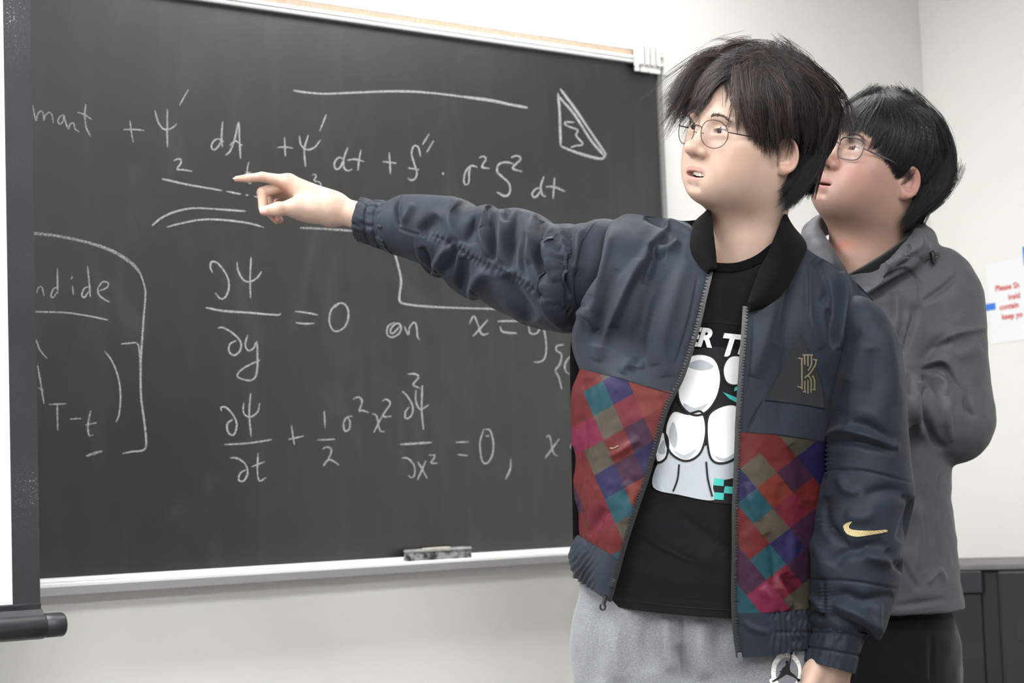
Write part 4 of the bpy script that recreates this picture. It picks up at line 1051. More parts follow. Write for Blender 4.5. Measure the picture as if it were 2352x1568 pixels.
decal('print_teal_stripe', [[(1690, 880), (1708, 870), (1708, 892), (1686, 898)], [(1660, 900), (1690, 912), (1704, 930), (1676, 916)], [(1668, 930), (1704, 940), (1704, 948)]], TS, 0.0028, M_PT, tee1)
def px_text(s, x, y, size, shear, ang, bold, surf, off, m, parent, name='lettering', sx=1.0):
    tv, tf = text_mesh(s, size, bold=bold, shear=shear)
    c, sn = math.cos(ang), math.sin(ang)
    P = [(x+(q[0]*sx*c+q[1]*sn), y+(q[0]*sx*sn-q[1]*c)) for q in tv]; P = np.array(P)
    return obj(name, surf.at(P[:, 0], P[:, 1], off), tf, m, parent, smooth=False)
px_text('ER', 1573, 791, 58, 0.25, 0.08, 2.6, TS, 0.0030, M_PW, tee1, sx=0.92)
px_text('TI', 1650, 814, 70, 0.22, 0.10, 2.8, TS, 0.0030, M_PW, tee1, sx=0.95)

# ---- jacket: two front panels (nylon, patchwork, hem band), back, sleeves
jk = {}
def panel(key, top, bot, left, right, nu, nv, bulge, strokes, m, name, parent, noise=0.0004, side=0, gather=None):
    G = coons(top, bot, left, right, nu, nv)
    u = np.linspace(0, 1, nu)[None]; v = np.linspace(0, 1, nv)[:, None]
    bz = (np.sqrt(np.clip(1-u**2, 0, 1)) if side > 0 else np.sqrt(np.clip(1-(1-u)**2, 0, 1)))
    lin_ = (1-u) if side > 0 else u
    G[..., 2] -= bulge*(bz-lin_)
    W = U(G[..., 0], G[..., 1], D1+G[..., 2]); N = to_cam(grid_normals(W), W)
    Wf = W.reshape(-1, 3); Nf = N.reshape(-1, 3)
    Wf = folds(Wf, Nf, strokes); Wf = Wf+Nf*(wrinkle(Wf, noise, 0.028, 11)+wrinkle(Wf, noise*0.6, 0.011, 12))[:, None]
    if gather is not None: Wf = Wf+Nf*gather(G.reshape(-1, 3))[:, None]
    jk[key] = Wf.reshape(nv, nu, 3)
    o = obj(name, Wf, grid_faces(nv, nu), m, parent)
    return o
# viewer-left front; boundaries run outer edge -> zip
zl = [(1630, 622, -0.100), (1616, 680, -0.114), (1603, 737, -0.124), (1589, 787, -0.131), (1566, 858, -0.137), (1546, 900, -0.140)]
zl2 = [(1546, 900, -0.140), (1526, 942, -0.142), (1509, 1003, -0.143), (1483, 1094, -0.142), (1461, 1159, -0.139), (1439, 1226, -0.134), (1421, 1288, -0.128)]
zl3 = [(1421, 1288, -0.128), (1410, 1330, -0.125), (1396, 1380, -0.122)]
ol = [(1412, 503, 0.02), (1388, 560, -0.042), (1358, 640, -0.066), (1334, 705, -0.056), (1313, 764, -0.01), (1316, 806, 0.0), (1330, 848, -0.004)]
ol2 = [(1330, 848, -0.004), (1312, 905, 0.0), (1312, 985, 0.0), (1316, 1060, 0.0), (1314, 1130, 0.0), (1322, 1200, 0.0), (1328, 1228, 0.0)]
ol3 = [(1328, 1228, 0.0), (1308, 1262, 0.0), (1306, 1292, 0.0), (1318, 1326, 0.0)]
topl = [(1412, 503, 0.02), (1440, 491, 0.025), (1485, 495, 0.02), (1535, 503, 0.015), (1575, 510, 0.0), (1592, 528, -0.025), (1588, 562, -0.055), (1600, 594, -0.080), (1618, 612, -0.094), (1630, 622, -0.100)]
midl = [(1330, 848, -0.004), (1350, 851, -0.05), (1420, 868, -0.105), (1490, 888, -0.13), (1546, 900, -0.140)]
botl = [(1328, 1228, 0.0), (1360, 1248, -0.065), (1395, 1268, -0.11), (1421, 1288, -0.128)]
heml = [(1318, 1326, 0.0), (1345, 1345, -0.06), (1372, 1363, -0.10), (1396, 1380, -0.122)]
c3 = lambda L: [(1280+x/2.8, 480+y/2.8) for x, y in L]
c4 = lambda L: [(1280+x/2.761, 1000+y/2.761) for x, y in L]
FL = [(c3([(700, 130), (560, 330), (430, 540), (370, 760)]), 16, 10, 0.006), (c3([(720, 160), (620, 250), (600, 330), (560, 480)]), 8, 14, -0.006), (c3([(690, 150), (720, 90), (800, 120), (870, 150)]), 7, 7, 0.005),
      (c3([(640, 240), (720, 260), (780, 200)]), 9, 9, 0.006), (c3([(600, 220), (640, 290), (700, 310)]), 8, 8, -0.005), (c3([(520, 330), (440, 520), (330, 760), (260, 980)]), 18, 12, 0.005),
      (c3([(380, 380), (300, 620), (250, 880)]), 14, 22, -0.005), (c3([(850, 330), (760, 560), (680, 840), (700, 1080)]), 22, 16, 0.004), (c3([(640, 460), (560, 700), (500, 960)]), 20, 20, -0.0045),
      (c3([(240, 130), (190, 380), (140, 620)]), 12, 9, 0.006), (c3([(290, 90), (250, 360), (180, 640)]), 7, 9, -0.006), (c3([(350, 60), (310, 300), (220, 560)]), 10, 10, 0.004),
      (c3([(420, 1060), (450, 1010), (560, 1010)]), 8, 10, 0.004), (c3([(480, 1060), (520, 960), (560, 840)]), 10, 10, -0.003), (c3([(640, 560), (600, 800), (620, 1010)]), 14, 14, 0.003),
      (c3([(905, 420), (850, 700), (760, 1000)]), 3.0, 3.0, -0.0016), (c3([(560, 50), (660, 90), (700, 130)]), 7, 7, -0.005), (c3([(110, 650), (200, 700), (250, 780)]), 10, 10, 0.004)]
panel_l = panel('L', topl, midl, ol, zl, 150, 150, 0.030, FL, M_NYLON, 'jacket', per1, side=-1)
jacket = panel_l
M_PATCH = {}
for nm, c in dict(red=(150, 44, 42), orange=(168, 66, 44), crimson=(156, 36, 66), pink=(176, 44, 92), purple=(88, 40, 78), navy=(48, 42, 112), teal=(34, 108, 124), olive=(120, 108, 92)).items():
    m = mat('patch_'+nm, lin(c), 0.6, 0.3); M_PATCH[nm] = m
    N_, L_, b_ = nodes(m); uv = N_.new('ShaderNodeUVMap'); uv.uv_map = 'weave'
    sx = N_.new('ShaderNodeSeparateXYZ'); L_.new(uv.outputs[0], sx.inputs[0])
    pr = []
    for i in (0, 1):
        sn = N_.new('ShaderNodeMath'); sn.operation = 'SINE'; L_.new(sx.outputs[i], sn.inputs[0]); pr.append(sn)
    mu = N_.new('ShaderNodeMath'); mu.operation = 'MULTIPLY'; L_.new(pr[0].outputs[0], mu.inputs[0]); L_.new(pr[1].outputs[0], mu.inputs[1])
    hi_ = tuple(min(1, q*0.45+0.002) for q in lin(c)); lo_ = tuple(q*0.07 for q in lin(c))
    r_ = ramp(m.node_tree, [(0.0, lo_), (0.25, lo_), (0.75, hi_)])
    mr_ = N_.new('ShaderNodeMapRange'); mr_.inputs[1].default_value = -1; mr_.inputs[2].default_value = 1; L_.new(mu.outputs[0], mr_.inputs[0])
    L_.new(mr_.outputs[0], r_.inputs[0]); L_.new(r_.outputs[0], b_.inputs['Base Color'])
PNAMES = list(M_PATCH)
def patchwork(key, o, labels, org, e1, e2):
    """cut the panel along a diamond lattice and give every diamond its cloth colour"""
    me = o.data; base = origin_of(o.parent)
    bm = bmesh.new(); bm.from_mesh(me)
    e1, e2, org = np.array(e1, float), np.array(e2, float), np.array(org, float)
    camp = CAM_P-base
    for a, b in ((e1, e2), (e2, e1)):
        for k in range(-12, 13):
            p = org+a*k
            r1 = U(*p, 1.0)-CAM_P; r2 = U(*(p+b), 1.0)-CAM_P; no = np.cross(r1, r2)
            bmesh.ops.bisect_plane(bm, geom=bm.verts[:]+bm.edges[:]+bm.faces[:], plane_co=Vector(camp), plane_no=Vector(no), dist=1e-6)
    Mi = np.linalg.inv(np.stack([e1, e2], 1))
    uvl = bm.loops.layers.uv.new('weave')
    lab = np.array([(x, y) for x, y, _ in labels], float)
    bm.verts.index_update()
    vx, vy, _ = PX(np.array([q.co[:] for q in bm.verts])+base)
    for f in bm.faces:
        ix = [q.index for q in f.verts]; x, y = vx[ix].mean(), vy[ix].mean()
        ij = np.floor(Mi @ (np.array([x, y])-org)); ce = org+e1*(ij[0]+0.5)+e2*(ij[1]+0.5)
        k = np.argmin(((lab-ce)**2).sum(1)); f.material_index = PNAMES.index(labels[k][2]); f.smooth = True
        for lp in f.loops:
            k_ = lp.vert.index; lp[uvl].uv = (vx[k_]*1.75, vy[k_]*1.75)
    bm.to_mesh(me); bm.free()
    for m in M_PATCH.values(): me.materials.append(m)
G4 = [(c4([(110, 60), (140, 250), (120, 500), (170, 640)]), 16, 10, -0.004), (c4([(330, 140), (420, 90), (520, 20)]), 10, 10, 0.003), (c4([(300, 460), (240, 560), (200, 640)]), 12, 12, -0.004), (c4([(420, 300), (480, 380), (440, 560)]), 12, 12, 0.003),
      ([(1345, 870), (1335, 980), (1340, 1100)], 10, 14, -0.004)]
pw_l = panel('L2', midl, botl, ol2, zl2, 90, 110, 0.030, G4, None, 'patchwork_panel', jacket, side=-1, noise=0.0013)
patchwork('L2', pw_l, [(1350, 862, 'red'), (1382, 862, 'olive'), (1410, 888, 'navy'), (1475, 905, 'orange'), (1375, 925, 'teal'), (1438, 925, 'crimson'), (1505, 945, 'red'), (1390, 978, 'olive'), (1340, 975, 'red'),
    (1432, 958, 'crimson'), (1455, 1003, 'purple'), (1345, 1015, 'pink'), (1475, 1045, 'navy'), (1408, 1028, 'red'), (1362, 1065, 'olive'), (1430, 1082, 'purple'), (1385, 1118, 'navy'), (1455, 1130, 'orange'), (1342, 1108, 'red'),
    (1345, 1160, 'purple'), (1332, 1190, 'purple'), (1405, 1175, 'teal'), (1362, 1205, 'crimson'), (1340, 1232, 'red'), (1428, 1215, 'olive'), (1388, 1248, 'red'), (1412, 1275, 'teal'), (1495, 985, 'red'), (1450, 1190, 'orange')], (1339, 900), (46, -26), (24, 55))
ghl = lambda G: 0.0022*np.sin(G[:, 0]*0.42+G[:, 1]*0.30+2.2*vnoise(G/18.0, 4))*np.clip((1372-G[:, 0])/30, 0, 1)*np.clip((G[:, 0]-1305)/16, 0.3, 1)
panel('L3', botl, heml, ol3, zl3, 80, 40, 0.028, [], M_NYLON, 'hem_band', jacket, side=-1, gather=ghl)
# viewer-right front
zr = [(1715, 703, -0.118), (1710, 780, -0.130), (1705, 850, -0.136), (1700, 930, -0.140), (1697, 992, -0.141)]
zr2 = [(1697, 992, -0.141), (1694, 1080, -0.142), (1690, 1170, -0.142), (1690, 1260, -0.140), (1688, 1340, -0.136), (1689, 1408, -0.133)]
zr3 = [(1689, 1408, -0.133), (1693, 1460, -0.131), (1700, 1509, -0.130)]
or1 = [(2042, 738, 0.0), (1995, 762, -0.030), (1958, 800, -0.040), (1932, 860, -0.034), (1916, 930, -0.025), (1905, 1014, -0.02)]
or2 = [(1905, 1014, -0.02), (1900, 1120, -0.015), (1892, 1250, -0.015), (1890, 1340, -0.015), (1892, 1394, -0.01)]
or3 = [(1892, 1394, -0.01), (1896, 1436, -0.01), (1890, 1478, -0.01)]
topr = [(1715, 703, -0.118), (1750, 697, -0.115), (1785, 675, -0.100), (1815, 635, -0.075), (1836, 590, -0.045), (1846, 566, -0.012), (1872, 584, 0.0), (1930, 618, 0.008), (1990, 672, 0.006), (2042, 738, 0.0)]
midr = [(1697, 992, -0.141), (1760, 996, -0.135), (1830, 1006, -0.100), (1905, 1014, -0.02)]
botr = [(1689, 1408, -0.133), (1750, 1407, -0.128), (1815, 1402, -0.10), (1892, 1394, -0.01)]
hemr = [(1700, 1509, -0.130), (1760, 1507, -0.122), (1825, 1496, -0.09), (1890, 1478, -0.01)]
FR = [(c3([(1590, 300), (1600, 480), (1620, 700), (1700, 900)]), 9, 12, 0.004), (c3([(1650, 320), (1720, 430), (1750, 520), (1700, 600)]), 10, 8, -0.006), (c3([(1700, 330), (1780, 470), (1790, 640), (1780, 880)]), 9, 9, -0.007),
      (c3([(1830, 400), (1850, 560), (1830, 760), (1800, 900)]), 12, 12, 0.007), (c3([(1930, 470), (1960, 560), (1900, 700), (1850, 820)]), 14, 14, -0.004), (c3([(1740, 640), (1760, 780), (1775, 900)]), 6, 10, -0.006),
      (c3([(1400, 560), (1350, 800), (1260, 1080)]), 18, 18, 0.004), (c3([(1500, 430), (1480, 640), (1400, 860)]), 16, 20, -0.004), (c3([(1250, 680), (1240, 900), (1220, 1200)]), 3, 3, -0.0015), (c3([(1620, 300), (1615, 500), (1610, 760)]), 3, 3, -0.0016),
      (c3([(1330, 1230), (1270, 1330), (1225, 1420)]), 2.5, 2.5, -0.0016), (c3([(1580, 250), (1720, 300), (1880, 380), (2000, 520), (2060, 700)]), 3, 3, -0.0022)]
panel('R', topr, midr, zr, or1, 150, 150, 0.030, FR, M_NYLON, 'front_panel', jacket, side=1)
G5 = [(c4([(1480, 60), (1560, 200), (1590, 400)]), 14, 14, -0.005), (c4([(1200, 300), (1230, 420), (1280, 540)]), 12, 12, 0.003), (c4([(1330, 620), (1380, 760), (1390, 960)]), 12, 12, -0.005), (c4([(1430, 880), (1500, 1000), (1540, 1090)]), 10, 10, -0.006),
      (c4([(1300, 960), (1360, 1040), (1380, 1120)]), 12, 12, 0.004), (c4([(1500, 640), (1480, 760), (1500, 900)]), 12, 12, 0.004), (c4([(1390, 900), (1450, 1020), (1480, 1100)]), 10, 10, 0.005), (c4([(1420, 300), (1440, 500), (1500, 620)]), 16, 16, -0.003)]
pw_r = panel('R2', midr, botr, zr2, or2, 90, 120, 0.030, G5, None, 'patchwork_panel', jacket, side=1, noise=0.0013)
patchwork('R2', pw_r, [(1725, 1015, 'red'), (1790, 1015, 'red'), (1842, 1005, 'olive'), (1858, 1040, 'navy'), (1732, 1065, 'olive'), (1820, 1085, 'purple'), (1712, 1095, 'navy'), (1780, 1105, 'orange'), (1742, 1165, 'teal'), (1810, 1150, 'crimson'),
    (1705, 1185, 'red'), (1775, 1205, 'olive'), (1745, 1240, 'red'), (1825, 1205, 'crimson'), (1840, 1140, 'red'), (1812, 1255, 'navy'), (1718, 1305, 'purple'), (1765, 1310, 'teal'), (1815, 1330, 'crimson'), (1735, 1345, 'red'), (1712, 1382, 'teal'),
    (1778, 1385, 'pink'), (1835, 1370, 'olive'), (1790, 1345, 'olive'), (1850, 1290, 'purple'), (1855, 1200, 'purple')], (1700, 1075), (46, -36), (38, 46))
ghr = lambda G: 0.0026*np.sin(G[:, 0]*0.50+2.4*vnoise(G/16.0, 6))*np.clip((G[:, 0]-1765)/25, 0, 1)*np.clip((1872-G[:, 0])/26, 0, 1)-0.002*np.exp(-((G[:, 1]-1452)/5)**2)*np.clip((G[:, 0]-1765)/25, 0, 1)
panel('R3', botr, hemr, zr3, or3, 110, 50, 0.028, [(c4([(1180, 1180), (1260, 1230), (1360, 1250)]), 8, 8, 0.002)], M_NYLON, 'hem_band', jacket, side=1, gather=ghr)
# back
bt = [(1412, 504, 0.021), (1440, 493, 0.026), (1485, 497, 0.022), (1535, 505, 0.022), (1580, 508, 0.03), (1640, 500, 0.065), (1700, 494, 0.082), (1780, 520, 0.075), (1846, 568, -0.008), (1872, 586, 0.002), (1930, 620, 0.010), (1990, 674, 0.008), (2042, 740, 0.002)]
bb_ = [(1318, 1326, 0.0), (1420, 1370, 0.11), (1600, 1420, 0.15), (1760, 1460, 0.12), (1890, 1478, -0.01)]
bl = [(1412, 503, 0.02), (1360, 640, 0.02), (1313, 764, 0.0), (1312, 985, 0.0), (1314, 1130, 0.0), (1318, 1326, 0.0)]
br = [(2042, 738, 0.0), (1985, 830, 0.02), (1935, 930, 0.0), (1905, 1060, -0.018), (1892, 1250, -0.015), (1890, 1478, -0.01)]
G = coons(bt, bb_, bl, br, 90, 110); uu = np.linspace(0, 1, 90)[None]; vv = np.linspace(0, 1, 110)[:, None]
G[..., 2] += 0.085*np.sin(np.pi*uu)**0.7*np.sin(np.pi*np.clip(vv*0.75, 0, 1))
Wb = U(G[..., 0], G[..., 1], D1+G[..., 2]).reshape(-1, 3)
obj('back_panel', Wb, grid_faces(110, 90, flip=True), M_NYLON, jacket)

# collar: rib-knit band from zip to zip round the neck
lo_c = [(1632, 623, -0.103), (1610, 606, -0.088), (1592, 580, -0.066), (1588, 552, -0.040), (1600, 516, -0.006), (1640, 486, 0.050), (1700, 472, 0.084), (1770, 490, 0.078), (1815, 525, 0.045), (1846, 566, -0.010), (1836, 596, -0.046), (1814, 640, -0.078), (1784, 680, -0.103), (1750, 700, -0.118), (1717, 706, -0.120)]
hi_c = [(1638, 618, -0.100), (1638, 590, -0.088), (1637, 560, -0.072), (1635, 525, -0.048), (1632, 490, -0.010), (1650, 462, 0.032), (1700, 450, 0.056), (1760, 458, 0.050), (1790, 472, 0.022), (1794, 500, -0.012), (1782, 536, -0.050), (1766, 584, -0.076), (1747, 624, -0.094), (1734, 668, -0.110), (1724, 702, -0.121)]
nc = 160
A = spline(lo_c, nc); Bq = spline(hi_c, nc); k = np.linspace(0, 1, 26)[:, None, None]
G = A[None]*(1-k)+Bq[None]*k; G[..., 2] -= 0.014*np.sin(np.pi*k[..., 0])
Wc = U(G[..., 0], G[..., 1], D1+G[..., 2])
rib = 0.0*np.sin(np.arange(nc)*2.2)[None, :, None]
Nc = to_cam(grid_normals(Wc), Wc); Wc = Wc+Nc*rib
solidify(obj('collar', Wc.reshape(-1, 3), grid_faces(26, nc), M_RIB, jacket), 0.006, -1)

# sleeves
def sc_(L): return [(800+x/3.794, 420+y/3.794) for x, y in L]
def st_(rows, conv): return [(*conv([a])[0], *conv([b])[0], d, r) for a, b, d, r in rows]
R_ = lambda top, bot, d, r: (top, bot, d, r)
tpc = spline([(425, 158), (450, 112), (560, 100), (800, 112), (980, 132), (1090, 190), (1160, 205), (1240, 190), (1310, 228), (1400, 226), (1510, 222), (1660, 275), (1730, 335), (1830, 362), (1960, 360), (2060, 372), (2200, 318), (2330, 325), (2480, 380)], 46)
btc = spline([(376, 592), (394, 622), (540, 672), (670, 735), (715, 800), (775, 832), (835, 822), (900, 900), (975, 965), (1060, 1008), (1150, 1004), (1280, 1098), (1450, 1180), (1600, 1256), (1750, 1286), (1880, 1308), (1990, 1240), (2100, 1140), (2240, 1000)], 46)
fr_ = np.linspace(0, 1, 46)
rows = [R_(tuple(a), tuple(b), float(np.interp(t, [0, 0.12, 0.3, 0.5, 0.7, 0.82, 0.92, 1], [3.380, 3.362, 3.335, 3.285, 3.215, 3.165, 3.150, 3.160])), float(np.interp(t, [0, 0.04, 0.12, 0.3, 0.5, 0.7, 0.82, 0.9, 0.95, 1], [0.046, 0.054, 0.060, 0.068, 0.076, 0.084, 0.082, 0.072, 0.050, 0.03]))) for a, b, t in zip(tpc, btc, fr_)]
W, N, S = sleeve_loft(st_(rows, sc_), 230, 150)
sh = W.shape; Wf, Nf = W.reshape(-1, 3), N.reshape(-1, 3)
FS = []
for pts, w1, w2, a in [([(770, 280), (700, 360), (630, 440)], 12, 22, -0.008), ([(950, 135), (890, 300), (930, 500)], 16, 14, 0.007), ([(1130, 280), (1060, 380), (1000, 510)], 10, 18, -0.010), ([(1190, 220), (1170, 400), (1220, 640)], 10, 8, 0.008),
        ([(1228, 190), (1218, 300), (1240, 450), (1255, 680)], 6, 10, -0.011), ([(1300, 240), (1330, 330), (1340, 480), (1330, 700)], 10, 10, 0.007), ([(1480, 240), (1425, 400), (1402, 560), (1390, 760)], 7, 12, -0.010), ([(1600, 260), (1580, 420), (1570, 700)], 14, 12, 0.008),
        ([(1690, 330), (1650, 500), (1640, 650), (1690, 880)], 6, 12, -0.012), ([(1560, 480), (1500, 640), (1540, 850)], 7, 10, -0.007), ([(1770, 370), (1735, 600), (1800, 860)], 10, 9, 0.009), ([(1820, 440), (1812, 560), (1840, 700), (1930, 1000)], 5, 8, -0.011),
        ([(1870, 390), (1900, 560), (1990, 790)], 8, 8, 0.008), ([(1930, 400), (1925, 560), (1965, 720)], 6, 6, -0.008), ([(2030, 390), (2005, 540), (2005, 760)], 9, 9, 0.005), ([(2150, 360), (2080, 500), (2030, 700), (1980, 900)], 9, 12, -0.006), ([(1380, 230), (1360, 300), (1380, 340)], 6, 6, -0.006),
        ([(640, 560), (680, 680), (720, 800)], 12, 8, -0.008), ([(860, 560), (810, 680), (780, 790)], 10, 12, 0.009), ([(930, 560), (890, 640), (850, 790)], 8, 10, -0.009), ([(1000, 650), (990, 800), (1000, 960)], 14, 14, -0.008), ([(1200, 760), (1110, 900), (1060, 1000)], 14, 14, 0.009),
        ([(1360, 800), (1440, 980), (1600, 1220)], 16, 20, -0.010), ([(460, 110), (430, 200), (450, 380)], 6, 6, -0.005), ([(560, 180), (500, 300), (450, 350)], 10, 10, 0.004), ([(1680, 1000), (1740, 1120), (1880, 1260)], 10, 12, 0.006)]:
    FS.append((sc_(pts), w1, w2, a))
fr = ((CAM_P-Wf)*Nf).sum(1) > 0
W0 = Wf; Wf = folds(Wf, Nf, FS, fr); tap_ = np.repeat(np.clip(np.linspace(0, 1, 230)*22, 0, 1)*np.clip((1-np.linspace(0, 1, 230))*9-0.5, 0, 1), 150)[:, None]; Wf = W0+(Wf-W0)*tap_
seam = sc_([(440, 395), (560, 440), (740, 465), (830, 495), (920, 550), (1060, 640), (1200, 710), (1350, 775), (1500, 850), (1660, 970), (1760, 1040), (1860, 1090), (1970, 1155)])
x, y, _ = PX(Wf); d, s_, t_ = poly_dist(x, y, seam)
Wf = Wf+Nf*(np.where(fr, 1, 0)*(-0.0025*np.exp(-(d/2.6)**2)+0.0022*np.exp(-(d/9)**2)*np.sin(t_*230+3*vnoise(np.c_[t_*20, t_*0, t_*0], 2))*np.clip(t_*8-0.6, 0, 1)))[:, None]
Wf = Wf+Nf*(wrinkle(Wf, 0.0010, 0.030, 21)+wrinkle(Wf, 0.0004, 0.012, 22))[:, None]
sl_r = obj('sleeve', Wf, grid_faces(sh[0], sh[1], True, True), M_NYLON, jacket)
rows = [R_((125, 122), (66, 500), 3.398, 0.043), R_((240, 156), (232, 556), 3.392, 0.044), R_((340, 158), (310, 580), 3.386, 0.047), R_((425, 148), (376, 598), 3.380, 0.051), R_((470, 125), (420, 620), 3.374, 0.050)]
cuff('cuff', st_(rows, sc_), M_NYLON, jacket, 40, 0.0034, (0.32, 0.62), 3)
# hanging sleeve
rows = [((1950, 735), (1985, 692), D1+0.02, 0.045), ((1925, 800), (2043, 738), D1-0.005, 0.086), ((1905, 900), (2072, 830), D1-0.010, 0.092), ((1893, 985), (2081, 950), D1-0.015, 0.094), ((1886, 1080), (2091, 1070), D1-0.02, 0.094), ((1870, 1150), (2099, 1140), D1-0.025, 0.094),
        ((1857, 1215), (2084, 1205), D1-0.030, 0.092), ((1852, 1285), (2071, 1275), D1-0.035, 0.090), ((1854, 1340), (2066, 1340), D1-0.04, 0.086), ((1858, 1380), (2046, 1400), D1-0.045, 0.080), ((1856, 1420), (2018, 1462), D1-0.05, 0.070), ((1868, 1446), (1992, 1466), D1-0.052, 0.056)]
W, N, S = sleeve_loft([(*a, *b, d, r) for a, b, d, r in rows], 220, 150)
sh = W.shape; Wf, Nf = W.reshape(-1, 3), N.reshape(-1, 3)
c7 = lambda L: [(1800+x/3.027, 1050+y/3.027) for x, y in L]
FH = [(c7([(240, 85), (560, 95), (890, 175)]), 2.5, 2.5, -0.0028), (c7([(160, 850), (480, 862), (800, 918)]), 2.5, 2.5, -0.0028), (c7([(380, 120), (430, 220), (520, 250)]), 10, 10, 0.004), (c7([(560, 260), (700, 230), (860, 240)]), 16, 12, -0.005), (c7([(290, 270), (300, 440), (400, 620)]), 10, 10, -0.006),
      (c7([(320, 480), (400, 560), (440, 620)]), 7, 7, -0.005), (c7([(340, 760), (420, 660), (560, 640), (700, 600)]), 14, 18, -0.007), (c7([(560, 640), (640, 700), (820, 720)]), 14, 12, 0.008), (c7([(700, 660), (780, 740), (850, 780)]), 10, 14, -0.007), (c7([(170, 560), (260, 700), (250, 840)]), 16, 16, 0.005),
      (c7([(300, 990), (420, 960), (560, 1000), (760, 960)]), 10, 14, -0.006), (c7([(350, 1020), (500, 1080), (660, 1200)]), 12, 10, 0.008), (c7([(330, 1090), (450, 1170), (640, 1260)]), 8, 12, -0.008), (c7([(180, 960), (230, 1000), (280, 1080)]), 8, 8, 0.005), (c7([(170, 1080), (240, 1090), (290, 1120)]), 6, 6, -0.005),
      (c7([(660, 1000), (640, 1120), (650, 1270)]), 8, 10, 0.006), (c7([(820, 280), (900, 320), (850, 480), (800, 580)]), 12, 10, -0.007), (c7([(430, 400), (540, 420), (640, 380)]), 16, 16, 0.004),
      (c3([(1880, 1380), (2000, 1400), (2180, 1500)]), 12, 14, -0.006), (c3([(1720, 1440), (1860, 1420), (2000, 1460), (2200, 1540)]), 8, 10, 0.006), (c3([(1720, 1510), (1900, 1500), (2180, 1560)]), 8, 10, -0.007), (c3([(1980, 860), (1900, 1080), (1820, 1300)]), 20, 20, 0.004), (c3([(2120, 760), (2150, 1000), (2190, 1260)]), 22, 16, 0.004),
      (c3([(1860, 1100), (1800, 1280), (1740, 1440)]), 12, 18, -0.005), (c3([(2140, 740), (2060, 720), (1960, 790), (1880, 900), (1830, 1060)]), 3, 3, -0.003), (c3([(2020, 900), (2040, 1100), (1990, 1300)]), 22, 22, -0.004)]
fr = ((CAM_P-Wf)*Nf).sum(1) > 0
Wf = folds(Wf, Nf, FH, fr)
x, y, _ = PX(Wf)
for seam, k in (([(1893, 1000), (1892, 1060), (1894, 1100)], 60), ([(1890, 1330), (1892, 1380), (1888, 1420)], 70), ([(1898, 1170), (1902, 1220)], 30)):
    d, s_, t_ = poly_dist(x, y, seam)
    Wf = Wf+Nf*(np.where(fr, 1, 0)*(-0.0035*np.exp(-(d/4)**2)+0.0034*np.exp(-(d/14)**2)*np.sin(t_*k)*np.clip(4*t_*(1-t_), 0, 1)))[:, None]
Wf = Wf+Nf*(wrinkle(Wf, 0.0010, 0.035, 31)+wrinkle(Wf, 0.0004, 0.013, 32))[:, None]
sl_l = obj('sleeve', Wf, grid_faces(sh[0], sh[1], True, True), M_NYLON, jacket); SL = Surf(Wf[fr])
rows = [(1845, 1512, 1962, 1547, D1-0.060, 0.050), (1850, 1490, 1970, 1512, D1-0.058, 0.051), (1858, 1462, 1978, 1480, D1-0.055, 0.054), (1866, 1440, 1990, 1460, D1-0.052, 0.056)]
cuff('cuff', rows, M_NYLON, jacket, 36, 0.0030, (0.42, 0.85), 8)

# zipper: tape, teeth, slider
def zipper(path, side):
    p = spline(path, 240); Wz = U(p[:, 0], p[:, 1], D1+p[:, 2]-0.004); nrm = (CAM_P-Wz)/np.linalg.norm(CAM_P-Wz, axis=1)[:, None]
    t = np.gradient(Wz, axis=0); t /= np.linalg.norm(t, axis=1)[:, None]; sd = np.cross(t, nrm)*side
    tape = np.stack([Wz+sd*0.006-nrm*0.001, Wz-sd*0.0005], 1).reshape(-1, 3)
    obj('zipper_tape', tape, grid_faces(240, 2), M_ZIP, jacket)
    parts = []; L = np.r_[0, np.cumsum(np.linalg.norm(np.diff(Wz, axis=0), axis=1))]
    for s in np.arange(0.002, L[-1]-0.002, 0.0042):
        i = min(int(np.searchsorted(L, s)), 239)
        v, f = box_mesh(-0.0028, 0.0018, -0.0013, 0.0013, -0.0012, 0.0012)
        parts.append((Wz[i]+np.outer(v[:, 0], sd[i])+np.outer(v[:, 1], t[i])+np.outer(v[:, 2], nrm[i]), f))
    obj('zipper_teeth', *join(parts), M_ZIP, jacket, smooth=False, kind='stuff')
    return Wz, sd, t, nrm
z1 = zipper(zl+zl2[1:]+zl3[1:], -1); z2 = zipper(zr+zr2[1:]+zr3[1:], 1)
def bx(c, R, x, y, z, b=0.0008):
    v, f = box_mesh(-x/2, x/2, -y/2, y/2, -z/2, z/2, bev=b); return c+v @ R.T, f
R = np.stack([z1[1][-12], z1[2][-12], z1[3][-12]], 1); c = z1[0][-14]
sld = obj('zipper_slider', *join([bx(c+z1[3][-12]*0.003, R, 0.010, 0.013, 0.006), bx(c+z1[3][-12]*0.0065+R[:, 1]*0.002, R, 0.004, 0.010, 0.003)]), M_ZIP, jacket, smooth=False)
p = spline([(1392, 1366), (1389, 1378), (1385, 1390)], 6); pl = U(p[:, 0], p[:, 1], D1-0.138)
ring = [U(1384.5+6*math.cos(a), 1393+7*math.sin(a), D1-0.138) for a in np.linspace(0, 2*np.pi, 25)]
obj('zipper_pull', *join([tube(pl, 0.0030, 8), tube(ring, 0.0016, 8, False)]), M_ZIP, sld)
v, f = bx(z2[0][-1]+z2[3][-1]*0.001, np.stack([z2[1][-1], z2[2][-1], z2[3][-1]], 1), 0.007, 0.014, 0.003); obj('zipper_stop', v, f, mat('zip_clear', lin((86, 90, 94)), 0.3), jacket, smooth=False)

